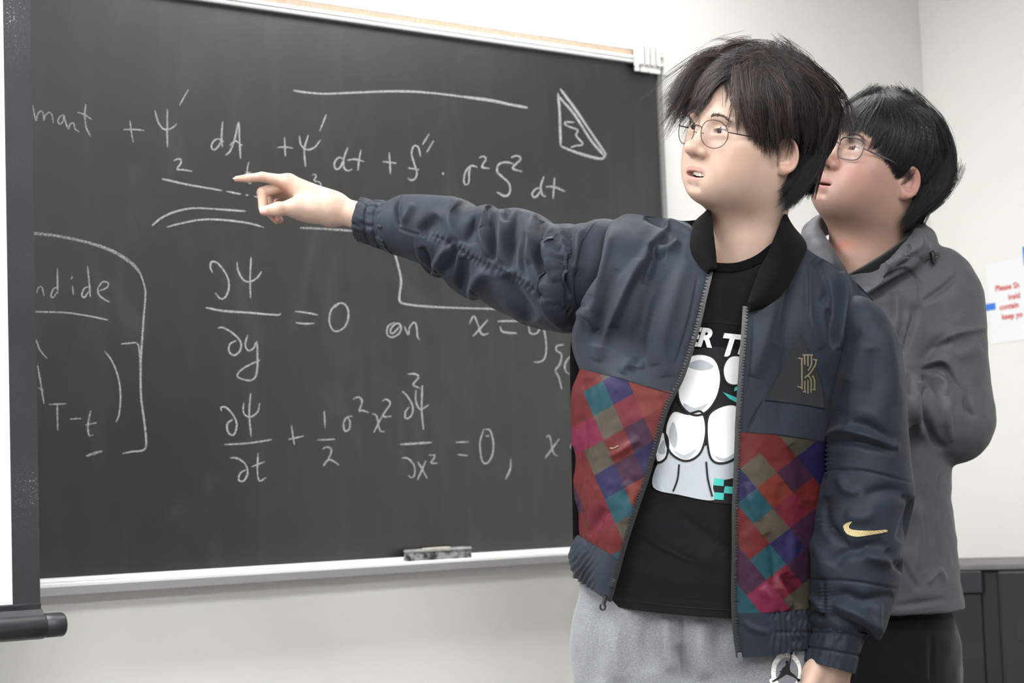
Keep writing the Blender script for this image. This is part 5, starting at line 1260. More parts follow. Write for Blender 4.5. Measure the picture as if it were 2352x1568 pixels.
# trimmings: chest triangle with emblem, check mark on the sleeve, seams
SR = Surf(jk['R']); SLP = Surf(jk['L'])
M_MESH = fabric('black_mesh', lin((26, 27, 29)), 0.7, 0.3, 0.1, 500, 0.5)
tri = decal('chest_mesh_patch', [[(1757, 918), (1800, 838), (1838, 768), (1868, 826), (1888, 884), (1895, 938), (1830, 928)]], SR, 0.0016, M_MESH, jacket)
strip_decal('seam_line', [[(1757, 918), (1800, 838), (1838, 768)], [(1838, 768), (1868, 826), (1888, 884), (1895, 938)], [(1757, 918), (1830, 926), (1895, 938)], [(1757, 918), (1735, 955), (1715, 990)], [(1710, 992), (1790, 997), (1880, 1012)]], 2.0, SR, 0.0020, M_SEAM, jacket)
strip_decal('seam_line', [[(1350, 850), (1420, 866), (1490, 888), (1540, 903)]], 2.0, SLP, 0.0016, M_SEAM, jacket)
M_GOLD = mat('gold_thread', lin((212, 190, 138)), 0.42, 0.5, metal=0.3)
M_GOLDK = mat('gold_print', lin((122, 112, 88)), 0.5, 0.5, metal=0.3)
em = lambda L: [(1280+x/2.8, 480+y/2.8) for x, y in L]
strip_decal('emblem', [em([(1572, 960), (1574, 1160)]), em([(1590, 940), (1592, 1000)]), em([(1612, 940), (1612, 1010)]), em([(1634, 938), (1634, 1000), (1612, 1040)]), em([(1662, 970), (1660, 1000), (1625, 1055), (1590, 1085)]), em([(1612, 1070), (1632, 1100), (1632, 1180)]),
                       em([(1640, 1070), (1654, 1100), (1654, 1160)]), em([(1592, 1105), (1592, 1175)]), em([(1612, 1100), (1612, 1188)]), em([(1548, 958), (1580, 962)]), em([(1545, 1140), (1575, 1150)]), em([(1578, 938), (1645, 938)]), em([(1645, 965), (1672, 972)]), em([(1580, 1172), (1600, 1176)]), em([(1640, 1160), (1662, 1162)])], 3.4, SR, 0.0026, M_GOLDK, jacket)
sw = spline([(1937, 1211), (1941, 1203), (1957, 1197), (1950, 1208), (1955, 1215), (1979, 1218), (2010, 1218), (2034, 1216), (2039, 1219), (2034, 1222), (2001, 1228), (1968, 1232), (1946, 1226)], 90, True)
N_, L_, b_ = nodes(M_GOLD); uvn = N_.new('ShaderNodeTexCoord'); ch = N_.new('ShaderNodeTexChecker'); ch.inputs['Scale'].default_value = 640
mp_ = N_.new('ShaderNodeMapping'); mp_.inputs['Rotation'].default_value = (0.6, 0.9, 0.7); L_.new(uvn.outputs['Object'], mp_.inputs[0]); L_.new(mp_.outputs[0], ch.inputs['Vector'])
ch.inputs['Color1'].default_value = (*lin((216, 196, 146)), 1); ch.inputs['Color2'].default_value = (*lin((150, 132, 92)), 1); L_.new(ch.outputs[0], b_.inputs['Base Color'])
decal('check_mark_emblem', [sw], SL, 0.0018, M_GOLD, jacket, cell=8)
strip_decal('check_mark_emblem', [[(1406, 1031), (1399, 1026), (1408, 1029), (1420, 1023)]], 2.6, Surf(jk['L2']), 0.0016, M_GOLDK, jacket)
snap = U(1856, 1172, D1-0.075)

# ---- trousers
M_SWEAT = mat('grey_sweat_fleece', lin((136, 139, 143)), 0.95, 0.1, Sheen_Weight=0.3)
noise_col(M_SWEAT, 600, lin((104, 107, 111)), lin((136, 139, 142)), detail=5, stretch=(0.6, 0.6, 1.6), bump=0.35, bscale=500, lo=0.3, hi=0.7)
def trousers(hip, rx, ry, waist_z, legs, h, strokes, m, parent, name, ax=None, seed=41):
    hx = np.asarray(hip, float)
    def fn(p):
        q = p-hx.astype(np.float32)
        k = np.sqrt((q[..., 0]/rx)**2+(q[..., 1]/ry)**2)
        d = (k-1)*min(rx, ry)
        d = smax(d, np.abs(q[..., 2]+0.02)-(waist_z+0.02), 0.01)
        for (a, b, c, ra, rb, rc) in legs:
            d = smin(d, sd_cap(p, a, b, ra, rb), 0.05); d = smin(d, sd_cap(p, b, c, rb, rc), 0.03)
        return smax(d, (0.035-p[..., 2]), 0.004)
    pts = np.array([hx]+[q for l in legs for q in l[:3]])
    lo = pts.min(0)-np.array([0.2, 0.2, 0.02]); hi = pts.max(0)+np.array([0.2, 0.2, 0.2]); lo[2] = 0.02
    V, F = surface_nets(fn, lo, hi, h); V = relax(V, F, 2)
    n = np.zeros_like(V); a, b, c, e = (V[F[:, i]] for i in range(4)); fn_ = np.cross(c-a, e-b)
    for i in range(4):
        for j in range(3): n[:, j] += np.bincount(F[:, i], fn_[:, j], minlength=len(V))
    n /= np.linalg.norm(n, axis=1)[:, None]+1e-12
    cen = V.mean(0)
    if ((V-cen)*n).sum() < 0: n = -n
    f_ = ((CAM_P-V)*n).sum(1) > 0
    V = folds(V, n, strokes, f_); V = V+n*(wrinkle(V, 0.004, 0.07, seed, (1, 1, 0.6))+wrinkle(V, 0.0015, 0.025, seed+1))[:, None]
    o = obj(name, V, F, m, parent); return o, V[f_]
lg = [(U(1452, 1490, D1-0.005), fl(U(1447, 1490, D1-0.02), 0.48), fl(U(1447, 1490, D1+0.02), 0.10), 0.086, 0.075, 0.055), (U(1728, 1490, D1-0.005), fl(U(1750, 1490, D1-0.02), 0.48), fl(U(1758, 1490, D1+0.02), 0.10), 0.086, 0.076, 0.055)]
tr1, trV = trousers(U(1590, 1440, D1), 0.175, 0.098, 0.085, lg, 0.0055, [(c4([(790, 1120), (800, 1300), (810, 1568)]), 5, 5, -0.006), (c4([(770, 1330), (800, 1430), (820, 1568)]), 14, 10, -0.012), (c4([(600, 1150), (560, 1300), (600, 1500)]), 16, 20, -0.006),
    (c4([(420, 1100), (380, 1300), (400, 1560)]), 22, 18, 0.006), (c4([(700, 1160), (690, 1300), (720, 1500)]), 14, 14, 0.007), (c4([(920, 1170), (900, 1320), (940, 1540)]), 20, 22, 0.008), (c4([(1060, 1180), (1020, 1380), (1100, 1560)]), 18, 18, -0.006), (c4([(250, 1100), (240, 1300), (260, 1560)]), 16, 16, -0.005)], M_SWEAT, per1, 'sweatpants')
TR = Surf(trV)
e_ = lambda L: [(1720+x/7.84, 1440+y/7.84) for x, y in L]
ell = lambda cx, cy, rx, ry, n=40: [(cx+rx*math.cos(a), cy+ry*math.sin(a)) for a in np.linspace(0, 2*np.pi, n, endpoint=False)]
M_BADGE = mat('badge_white', lin((226, 224, 222)), 0.4, 0.4); M_BADGEG = mat('badge_grey', lin((112, 115, 122)), 0.5, 0.4); M_BADGEK = mat('badge_black', lin((24, 24, 26)), 0.5, 0.3)
bd = decal('round_badge', [e_(ell(675, 810, 275, 372)), e_(ell(780, 462, 48, 48)), e_(ell(432, 965, 62, 52)), e_(ell(912, 945, 58, 58))], TR, 0.0030, M_BADGE, tr1, label='round white and grey badge with a leaping figure')
decal('badge_centre', [e_(ell(688, 808, 203, 268))], TR, 0.0038, M_BADGEG, bd)
fig = e_([(652, 700), (662, 668), (690, 660), (720, 668), (735, 610), (748, 545), (752, 480), (768, 480), (768, 545), (752, 620), (742, 690), (736, 740), (745, 780), (760, 810), (820, 855), (870, 910), (920, 935), (935, 940), (905, 985), (885, 985), (862, 935), (800, 890), (740, 868), (690, 850), (650, 862), (590, 905), (520, 945), (470, 970), (430, 985), (412, 970), (440, 952), (520, 905), (600, 850), (655, 810), (668, 770), (662, 730), (628, 745), (600, 790), (600, 808), (575, 812), (546, 800), (585, 780), (615, 720)])
decal('badge_figure', [fig, e_(ell(690, 632, 33, 33)), e_(ell(765, 462, 28, 32))], TR, 0.0045, M_BADGEK, bd, cell=8)
for ch_, cx, cy, an in (('A', 465, 800, -1.45), ('I', 476, 725, -1.2), ('R', 498, 662, -0.95), ('J', 585, 560, -0.5), ('O', 648, 535, -0.2), ('R', 718, 530, 0.05), ('D', 785, 545, 0.4), ('A', 836, 592, 0.75), ('N', 876, 652, 1.0)):
    (ex, ey), = e_([(cx, cy)]); px_text(ch_, ex-1.2*math.cos(an), ey-1.2*math.sin(an), 4.4, 0, an, 0.0, TR, 0.0040, M_BADGEK, bd, 'badge_letter')
M_SHOE = noise_col(mat('shoe_leather', rough=0.5), 20, lin((226, 226, 224)), lin((240, 240, 238)))
def shoe(foot, par, m, turn=0.0):
    fx = np.array([math.sin(turn), -math.cos(turn), 0]); sx = np.array([fx[1], -fx[0], 0]); prof = []
    for t in np.linspace(0, 1, 22):
        y = -0.09+0.28*t; w = 0.034+0.014*math.sin(min(1, t*1.25)*math.pi*0.9); w *= 1 if t < 0.85 else math.sqrt(max(0.02, 1-((t-0.85)/0.15)**2)); hgt = 0.088-0.045*sstep(np.array(t), 0.30, 0.75)
        if t < 0.06: w *= 0.75
        prof.append([foot*np.array([1, 1, 0])+fx*y+sx*(w*math.cos(a))+ZUP*(0.002+hgt/2+hgt/2*math.copysign(abs(math.sin(a))**0.6, math.sin(a))) for a in np.linspace(0, 2*np.pi, 24, endpoint=False)])
    V = np.array(prof).reshape(-1, 3); F = grid_faces(22, 24, True).tolist()+[list(range(24)), list(range(21*24, 22*24))[::-1]]
    return obj('shoe', V, F, m, par)
for l in lg: shoe(l[2], per1, M_SHOE)
# ------------------------------------------------------------------ person standing behind with crossed arms
per2 = empty('person', U(2010, 900, D2)*np.array([1, 1, 0]), 'person in a grey windbreaker standing behind with folded arms, looking at the chalkboard', 'person')
M_WIND = fabric('windbreaker_grey', lin((78, 77, 82)), 0.6, 0.22, 0.08, 900, 0.08, 0.06)
M_BLACKC = fabric('black_cotton', lin((20, 20, 22)), 0.9, 0.12, 0.2)
def vnormals(V, F):
    n = np.zeros_like(V); a, b, c, e = (V[F[:, i]] for i in range(4)); q = np.cross(c-a, e-b)
    for i in range(4):
        for j in range(3): n[:, j] += np.bincount(F[:, i], q[:, j], minlength=len(V))
    return n/(np.linalg.norm(n, axis=1)[:, None]+1e-12)
Q = lambda x, y, dd=0.0: U(x, y, D2+dd)
hip2 = Q(2012, 1440)
leg2 = [(Q(1935, 1500), fl(Q(1930, 1500, -0.01), 0.47), fl(Q(1930, 1500, 0.04), 0.10), 0.088, 0.070, 0.060), (Q(2085, 1500), fl(Q(2095, 1500, -0.01), 0.47), fl(Q(2098, 1500, 0.04), 0.10), 0.088, 0.070, 0.060)]
v0, f0 = trunk(Q(2012, 880, 0.01), 0, (Q(1895, 700), Q(2130, 720)), Q(2012, 1420), [(l[0], l[1], l[2]-np.array([0, 0, 0.03])) for l in leg2], [(Q(1890, 720), Q(1862, 945, -0.02), Q(1960, 940, -0.08)), (Q(2140, 730), Q(2178, 955, -0.01), Q(2095, 935, -0.06))])
v1, f1, c1 = H2.build_skin(0.0020)
# flushed patch on the throat
tp = Q(1945, 562, -0.075); wv = np.exp(-((v1-tp) @ CAM_M[:, 0]/0.020)**2-((v1-tp) @ CAM_M[:, 1]/0.010)**2)[:, None]*0.5
c1 = c1*(1-wv)+np.array(lin((186, 96, 84)))*wv
V, F = join([(v0, f0), (v1, f1)])
body2 = obj('body', V, F, M_SKIN, per2); set_color(body2, np.vstack([np.repeat(np.array(lin(P2['skin']))[None], len(v0), 0), c1]))
H2.extras(per2)
def jacket2():
    sh = [Q(1880, 640, 0.01), Q(2150, 660, 0.01)]
    ups = [(Q(2158, 690), Q(2186, 965, -0.015), Q(1985, 905, -0.125)), (Q(1882, 690), Q(1850, 950, -0.02), Q(2040, 935, -0.145))]
    hood = spline([(1965, 655, -0.105), (2040, 612, -0.100), (2100, 575, -0.060), (2118, 545, 0.01), (2075, 520, 0.075), (1990, 505, 0.095), (1905, 515, 0.065), (1868, 540, 0.01), (1880, 580, -0.055), (1915, 630, -0.095)], 22)
    hp = U(hood[:, 0], hood[:, 1], D2+hood[:, 2]).astype(np.float32)
    zc = lambda y: float(Q(2012, y)[2])
    zk = np.array([zc(1420), zc(1300), zc(1150), zc(1000), zc(850), zc(700), zc(600)]); rxk = np.array([0.132, 0.126, 0.124, 0.135, 0.150, 0.150, 0.10]); ryk = np.array([0.118, 0.112, 0.108, 0.112, 0.118, 0.110, 0.07])
    c0 = Q(2012, 1000)
    neck_a, neck_b = H2.w([(0, -0.02, -0.04), (0, -0.05, -0.20)])
    def fn(p):
        z = p[..., 2]; rx = np.interp(z, zk, rxk); ry = np.interp(z, zk, ryk)
        lean = (z-c0[2])*0.036
        d = (np.sqrt(((p[..., 0]-c0[0]+lean)/rx)**2+((p[..., 1]-c0[1]-0.005)/ry)**2)-1)*np.minimum(rx, ry)*0.9
        d = smax(d, zk[0]+0.012-z, 0.006); d = smax(d, z-zk[-1], 0.03)
        d = smin(d, sd_cap(p, sh[0], sh[1], 0.072), 0.05)
        for (a, b, c) in ups[::-1]:
            arm = smin(sd_cap(p, a, b, 0.079, 0.071), sd_cap(p, b, c, 0.070, 0.050), 0.03)
            d = smin(d, arm, 0.012)
        hd = np.full(len(p), 9.0, np.float32)
        for i in range(21): hd = np.minimum(hd, sd_cap(p, hp[i], hp[i+1], 0.024))
        d = smin(d, hd, 0.022)
        d = smax(d, -sd_cap(p, neck_a+ZUP*0.05, neck_b, 0.070, 0.090), 0.010)              # neck opening
        d = smax(d, -sd_cap(p, Q(1975, 560, -0.10), Q(1955, 640, -0.125), 0.040, 0.026), 0.012)    # open front
        d = smax(d, -sd_cap(p, Q(2062, 548, -0.085), Q(1955, 640, -0.125), 0.026, 0.034), 0.010)
        return d
    pts = np.array([Q(1760, 480, -0.25), Q(2300, 480, 0.2), Q(1760, 1450, 0.2), Q(2300, 1450, -0.25)])
    V, F = surface_nets(fn, pts.min(0), pts.max(0), 0.0038); V = relax(V, F, 2)
    n = vnormals(V, F)
    if ((V-V.mean(0))*n).sum() < 0: n = -n
    k = lambda L: [(1800+x/2.529, 480+y/2.529) for x, y in L]
    ST = [(k([(800, 900), (920, 878), (970, 930), (1060, 1095)]), 9, 7, 0.008), (k([(800, 935), (930, 915), (1000, 1010), (1070, 1110)]), 6, 9, -0.010), (k([(810, 960), (890, 1040), (920, 1095)]), 6, 6, -0.010), (k([(870, 960), (930, 1020), (930, 1090)]), 7, 7, 0.008),
          (k([(830, 1020), (825, 1180), (870, 1340), (940, 1395)]), 7, 9, -0.010), (k([(770, 1000), (760, 1150), (800, 1320)]), 10, 10, 0.007), (k([(960, 1080), (950, 1200), (975, 1350)]), 9, 9, 0.006), (k([(1060, 1100), (1070, 1160), (1105, 1215)]), 6, 8, -0.009), (k([(720, 960), (740, 1080)]), 8, 8, -0.006),
          (k([(700, 660), (670, 760), (660, 860)]), 7, 9, -0.004), (k([(760, 560), (715, 720), (690, 830)]), 6, 8, -0.005), (k([(660, 480), (650, 620), (640, 740)]), 12, 10, 0.006), (k([(725, 600), (695, 740), (675, 820)]), 7, 7, 0.006), (k([(720, 350), (785, 430), (795, 545)]), 3, 3, -0.004),
          (k([(1015, 370), (930, 450), (800, 545)]), 4, 7, -0.005), (k([(800, 545), (760, 640), (700, 790)]), 5, 7, -0.003), (k([(880, 790), (1000, 715), (1172, 685)]), 10, 3, 0.006), (k([(800, 900), (870, 810), (980, 760)]), 10, 14, -0.005), (k([(1000, 860), (1090, 830), (1150, 800)]), 14, 14, 0.003),
          (k([(490, 440), (600, 400), (720, 345)]), 5, 7, -0.007), (k([(560, 350), (660, 310), (700, 250)]), 8, 8, 0.006), (k([(640, 340), (720, 310), (800, 280)]), 5, 6, -0.007), (k([(700, 200), (740, 260), (800, 260)]), 6, 6, -0.006), (k([(760, 120), (800, 180), (800, 230)]), 7, 7, 0.005),
          (c7([(1080, 120), (1070, 400), (1075, 700)]), 2.5, 2.5, -0.0025), (c7([(880, 300), (960, 500), (940, 780)]), 12, 12, 0.003), (c7([(820, 720), (880, 830), (930, 920)]), 5, 5, -0.004), (c7([(1000, 880), (1080, 790), (1120, 860)]), 6, 6, 0.004), (c7([(780, 1040), (950, 1015), (1130, 990)]), 4, 8, -0.004), (c7([(960, 200), (1000, 450), (990, 800)]), 14, 14, -0.003)]
    f_ = ((CAM_P-V)*n).sum(1) > 0
    V = folds(V, n, ST, f_); V = V+n*(wrinkle(V, 0.003, 0.05, 51)+wrinkle(V, 0.0012, 0.018, 52))[:, None]
    return V, F, V[f_]
V, F, vis = jacket2()
jk2 = obj('windbreaker', V, F, M_WIND, per2); S2 = Surf(vis)
# black tee under it
def tee2():
    a, b = H2.w([(0, -0.02, -0.05), (0, -0.05, -0.21)])
    pl = Q(2020, 592, -0.07); no = np.cross(Q(2100, 545, -0.07)-pl, Q(2020, 540, 0.15)-pl); no /= np.linalg.norm(no)
    if no[2] < 0: no = -no
    pl2 = Q(1915, 590, -0.05); no2 = np.cross(Q(1885, 528, -0.03)-pl2, Q(1915, 585, 0.15)-pl2); no2 /= np.linalg.norm(no2)
    if no2[2] < 0: no2 = -no2
    def fn(p):
        d = smin(sd_cap(p, a, b-ZUP*0.06, 0.074, 0.086), sd_ell(p, Q(2005, 760, -0.01), (0.10, 0.070, 0.12)), 0.05)
        return smax(d, np.minimum((p-pl) @ no.astype(np.float32), (p-pl2) @ no2.astype(np.float32)), 0.004)
    c = Q(2005, 700); V, F = surface_nets(fn, c-np.array([0.17, 0.14, 0.22]), c+np.array([0.17, 0.16, 0.2]), 0.004)
    return V, F
V, F = tee2(); obj('t_shirt', V, F, M_BLACKC, per2)
tg = U(*np.array([(2122, 596, D2-0.10), (2136, 592, D2-0.10), (2150, 590, D2-0.098)]).T)
M_TOG = mat('toggle_black', lin((22, 22, 24)), 0.45)
dep = float(S2.depth([2136], [594])[0])-0.006
rings = [tube([U(cx+r*math.cos(a), cy+r*math.sin(a), dep) for a in np.linspace(0, 2*np.pi, 18)], 0.0012, 6, False) for cx, cy, r in ((2122, 597, 5.5), (2151, 587, 6))]
cord = tube(U(np.linspace(2104, 2152, 10), np.linspace(604, 586, 10), dep), 0.0014, 6)
barrel = tube(U(np.array([2140, 2142, 2143, 2145, 2147]), np.array([577, 580, 590, 600, 603]), dep-0.002), np.array([0.0040, 0.0052, 0.0042, 0.0055, 0.0042]), 10)
obj('drawcord_toggle', *join(rings+[cord, barrel]), M_TOG, jk2)
t2, tv2 = trousers(Q(2012, 1470), 0.134, 0.112, 0.075, leg2, 0.007, [(c7([(1030, 1230), (1020, 1568)]), 4, 4, -0.004)], M_BLACKC, per2, 'trousers', seed=61)
for l in leg2: shoe(l[2], per2, mat('shoe_black', lin((30, 30, 32)), 0.5))
obj('belt_strap', *tube(U(np.linspace(2148, 2164, 10), np.linspace(1402, 1455, 10), D2-0.012), np.r_[np.linspace(0.006, 0.010, 5), np.linspace(0.010, 0.005, 5)], 8), M_TOG, per2)
# ------------------------------------------------------------------ hair
def hair_mat(name, c1, c2, rough):
    m = mat(name, c1, rough, 0.45)
    N, L, b = nodes(m); a = N.new('ShaderNodeAttribute'); a.attribute_name = 'tint'; L.new(a.outputs['Color'], b.inputs['Base Color']); return m
class Hair:
    def __init__(s, H, cen, rad, seed):
        s.H = H; s.c = np.asarray(cen, float); s.r = np.asarray(rad, float); s.rs = np.random.RandomState(seed); s.S = []; s.T = []; s.R = []
    def shell_depth(s, px, py, infl=0.0):
        """camera-side depth of the hair volume; beyond its outline the depth of nearest approach"""
        d1 = U(px, py, 1.0)-CAM_P; ro = (s.H.loc(CAM_P)-s.c)/(s.r+infl); rd = (d1 @ s.H.R)/s.H.sc/(s.r+infl)
        a = (rd*rd).sum(-1); b = (rd*ro).sum(-1); c = (ro*ro).sum(-1)-1
        disc = np.clip(b*b-a*c, 0, None)
        return (-b-np.sqrt(disc))/a
    def strands(s, guides, nlock, per, npts=12, root_j=9, tip_j=13, spread=6, wave=2.2, depth=(0.0, 0.020), rad=0.00032, tip_r=0.25, lift=0.0, fixed=None, cols=((0.02, 0.02, 0.02),), length=(0.75, 1.05), pair=True):
        rs = s.rs; g = [spline(q, npts) for q in guides]
        for _ in range(nlock):
            i = rs.randint(len(g)); j = min(i+1, len(g)-1) if pair else i; w = rs.rand()
            base = g[i]*(1-w)+g[j]*w
            t = np.linspace(0, 1, npts)
            base = base+np.outer(1-t, rs.randn(2)*root_j)+np.outer(t, rs.randn(2)*tip_j)
            ln = rs.uniform(*length); ph, fr, am = rs.rand()*6.28, rs.uniform(0.7, 2.0), wave*rs.uniform(0.3, 1.6)
            dl = rs.uniform(*depth); cc = np.array(cols[rs.randint(len(cols))])*rs.uniform(0.75, 1.25)
            P = base[None]+(np.linspace(1, 0.35, npts)*0.8+0.2)[None, :, None]*rs.randn(per, 1, 2)*spread
            tt = np.clip(t[None]*(ln*rs.uniform(0.88, 1.08, (per, 1))), 0, 1.12)
            fi = np.clip(tt, 0, 1)*(npts-1); i0 = np.minimum(fi.astype(int), npts-2); fw = (fi-i0)[..., None]; ar = np.arange(per)[:, None]
            q = P[ar, i0]*(1-fw)+P[ar, i0+1]*fw+np.clip(tt-1, 0, None)[..., None]*((P[:, -1]-P[:, -2])*npts)[:, None]
            tg = np.gradient(q, axis=1); tg /= np.linalg.norm(tg, axis=-1, keepdims=True)+1e-9; nn = np.stack([-tg[..., 1], tg[..., 0]], -1)
            q = q+nn*(am*np.sin(ph+fr*6.28*t[None]+rs.randn(per, 1)*0.4)*t[None])[..., None]+nn*(rs.randn(per, 1)*1.2*np.sin(t[None]*9+rs.rand(per, 1)*6))[..., None]
            dd = s.shell_depth(q[..., 0].ravel(), q[..., 1].ravel()).reshape(per, npts)+dl+rs.uniform(-0.003, 0.004, (per, 1))-lift*np.sin(t*2.6)[None]
            if fixed is not None: dd = fixed[0]+(fixed[1]-fixed[0])*t[None]+dl+rs.uniform(-0.003, 0.004, (per, 1))+np.zeros((per, npts))
            Wq = U(q[..., 0], q[..., 1], dd); tap = np.r_[np.linspace(0.8, 1, npts-5), np.linspace(1, tip_r, 5)]
            for k in range(per):
                s.S.append(Wq[k]); s.T.append(cc*rs.uniform(0.85, 1.15)); s.R.append(rad*rs.uniform(0.75, 1.25)*tap)
    def far_side(s, n, keep, length, rad, cols, crown):
        """hair on the side turned from the camera, falling from the crown"""
        rs = s.rs; npts = 10; cam_l = s.H.loc(CAM_P)-s.c
        while n > 0:
            d = rs.randn(3); d /= np.linalg.norm(d); p = s.c+s.r*d
            if d @ (cam_l/np.linalg.norm(cam_l)) > 0.12 or not keep(p): continue
            n -= 1; cr = np.asarray(crown, float); pts = [p]; dr = p-cr
            for k in range(npts-1):
                e = (pts[-1]-s.c)/s.r; nrm = e/s.r; nrm /= np.linalg.norm(nrm)
                v = dr+np.array([0, 0, -0.06]); v = v-nrm*(v @ nrm); v /= np.linalg.norm(v)+1e-9
                q = pts[-1]+v*length/npts; e = (q-s.c)/s.r
                if q[2] > s.c[2]-0.06: q = s.c+s.r*e/np.linalg.norm(e)
                else: q = pts[-1]+np.array([0, 0.001, -length/npts])
                pts.append(q)
            pts = np.array(pts); bad = np.nonzero(pts[:, 2] < -0.060)[0]
            if len(bad):
                if bad[0] < 3: continue
                pts = spline(pts[:bad[0]], npts)
            sc = 1-rs.uniform(0, 0.10); pts = s.c+(pts-s.c)*sc
            s.S.append(s.H.w(pts)); s.T.append(np.array(cols[rs.randint(len(cols))])*rs.uniform(0.7, 1.2)); s.R.append(rad*np.r_[np.ones(npts-3), np.linspace(1, 0.3, 3)])
    def build(s, par, m):
        Vs, Fs, Cs, k = [], [], [], 0
        by = {}
        for p, t, r in zip(s.S, s.T, s.R): by.setdefault(len(p), []).append((p, t, r))
        for n, L in by.items():
            P = np.array([q[0] for q in L]); T = np.array([q[1] for q in L]); Rr = np.array([q[2] for q in L])
            tg = np.gradient(P, axis=1); tg /= np.linalg.norm(tg, axis=-1, keepdims=True)+1e-12
            vw = CAM_P-P; vw /= np.linalg.norm(vw, axis=-1, keepdims=True)
            a = np.cross(tg, vw); a /= np.linalg.norm(a, axis=-1, keepdims=True)+1e-9; b = np.cross(tg, a)
            th = np.array([0, 2.094, 4.189]); c, sn = np.cos(th), np.sin(th)
            V = P[:, :, None]+Rr[:, :, None, None]*(a[:, :, None]*c[None, None, :, None]+b[:, :, None]*sn[None, None, :, None])
            f = grid_faces(n, 3, True); F = (f[None]+(np.arange(len(P))*n*3)[:, None, None]).reshape(-1, 4)+k
            Vs.append(V.reshape(-1, 3)); Fs.append(F); Cs.append(np.repeat(T, n*3, 0)); k += len(P)*n*3
        o = obj('hair', np.vstack(Vs), np.vstack(Fs), m, par); set_color(o, np.vstack(Cs)); return o
    def cap(s, par, m, hairline, scale, low, col):
        nu, nv = 120, 80; th = np.linspace(0, 2*np.pi, nu, endpoint=False)[None]; ph = np.linspace(0.02, np.pi-0.02, nv)[:, None]
        d = np.stack(np.broadcast_arrays(np.cos(th)*np.sin(ph), np.sin(th)*np.sin(ph), np.cos(ph)), -1)
        L = s.c+s.r*scale*d; L[..., 2] = np.where(L[..., 2] < s.c[2], s.c[2]+(L[..., 2]-s.c[2])*low, L[..., 2])
        zk, yk = zip(*hairline); keep = (L[..., 1] < np.interp(L[..., 2], zk, yk)) & (L[..., 2] > zk[0])
        f = grid_faces(nv, nu, True); kf = keep.reshape(-1)[f].all(1); f = f[kf]
        u, inv = np.unique(f, return_inverse=True)
        o = obj('scalp_hair', s.H.w(L.reshape(-1, 3)[u]), inv.reshape(f.shape), m, par); set_color(o, np.tile(col, (len(u), 1))); return o
ch = lambda L: [(1450+x/2.904, 80+y/2.904) for x, y in L]
M_HAIR1 = hair_mat('hair_dark_brown', lin((44, 36, 34)), None, 0.42)
M_HAIR2 = hair_mat('hair_black', lin((24, 24, 26)), None, 0.34)
A1 = Hair(H1, (0, -0.018, 0.060), (0.100, 0.120, 0.112), 3)
left = [ch(q) for q in ([(760, 118), (600, 112), (470, 150), (380, 230), (300, 330), (240, 400)], [(750, 140), (600, 150), (450, 220), (350, 330), (280, 450), (240, 540)], [(740, 170), (600, 200), (480, 280), (390, 380), (320, 480), (260, 560)],
                        [(720, 200), (620, 240), (540, 300), (450, 390), (390, 460), (330, 535)], [(680, 205), (600, 240), (535, 300), (475, 375), (425, 450), (385, 520)])]
right = [ch(q) for q in ([(720, 205), (700, 280), (705, 380), (712, 470), (718, 560), (722, 620)], [(740, 220), (720, 320), (735, 430), (765, 540), (790, 630)], [(780, 210), (790, 330), (805, 450), (830, 580), (850, 690), (860, 800)], [(820, 200), (850, 330), (880, 470), (900, 600), (920, 720), (925, 800)],
                         [(860, 190), (920, 320), (960, 470), (980, 600), (990, 690), (985, 735)], [(900, 190), (990, 320), (1040, 470), (1060, 600), (1070, 670), (1060, 735)], [(940, 190), (1060, 310), (1120, 450), (1140, 600), (1140, 715)], [(980, 200), (1120, 310), (1200, 440), (1220, 600), (1210, 740), (1190, 830)],
                         [(1000, 190), (1170, 290), (1280, 410), (1320, 540), (1310, 650), (1280, 730)], [(960, 150), (1130, 230), (1270, 350), (1345, 480), (1350, 560), (1320, 660)], [(920, 120), (1060, 165), (1200, 260), (1310, 370), (1370, 480), (1385, 540)])]
topg = [ch(q) for q in ([(700, 130), (800, 105), (930, 112), (1040, 165), (1100, 240)], [(880, 140), (740, 110), (600, 112), (480, 150)], [(900, 160), (880, 220), (850, 300), (830, 400)], [(930, 160), (1000, 210), (1060, 300), (1090, 400)], [(980, 160), (1080, 210), (1180, 300), (1240, 400)])]
nape = [ch(q) for q in ([(1130, 690), (1130, 830), (1090, 930), (1040, 1000), (985, 1030), (950, 1022)], [(1150, 650), (1170, 770), (1150, 880), (1100, 980), (1040, 1050), (965, 1062)], [(1200, 640), (1210, 780), (1180, 900), (1130, 1000), (1080, 1080), (1030, 1150)], [(1250, 620), (1235, 760), (1195, 880), (1150, 980), (1100, 1060), (1045, 1140)])]
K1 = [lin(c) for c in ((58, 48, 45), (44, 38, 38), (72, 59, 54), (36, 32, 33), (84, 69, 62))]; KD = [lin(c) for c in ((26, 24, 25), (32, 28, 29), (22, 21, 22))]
A1.strands(left, 210, 13, cols=K1, wave=5.0, depth=(0.0, 0.030), tip_j=14, root_j=10, spread=5, length=(0.72, 1.1))
A1.strands(right, 470, 13, cols=K1, wave=5.0, depth=(-0.008, 0.022), tip_j=15, root_j=12, spread=5, length=(0.72, 1.08))
A1.strands(topg, 170, 12, cols=K1, wave=5.5, depth=(-0.006, 0.012), tip_j=18, root_j=16, lift=0.004, spread=5)
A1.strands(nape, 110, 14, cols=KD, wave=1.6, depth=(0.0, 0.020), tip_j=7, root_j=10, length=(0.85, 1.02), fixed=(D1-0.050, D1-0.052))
A1.strands(nape[1:], 110, 14, cols=KD, wave=1.6, depth=(0.0, 0.05), tip_j=8, root_j=12, length=(0.8, 1.0), fixed=(D1-0.03, D1-0.02))
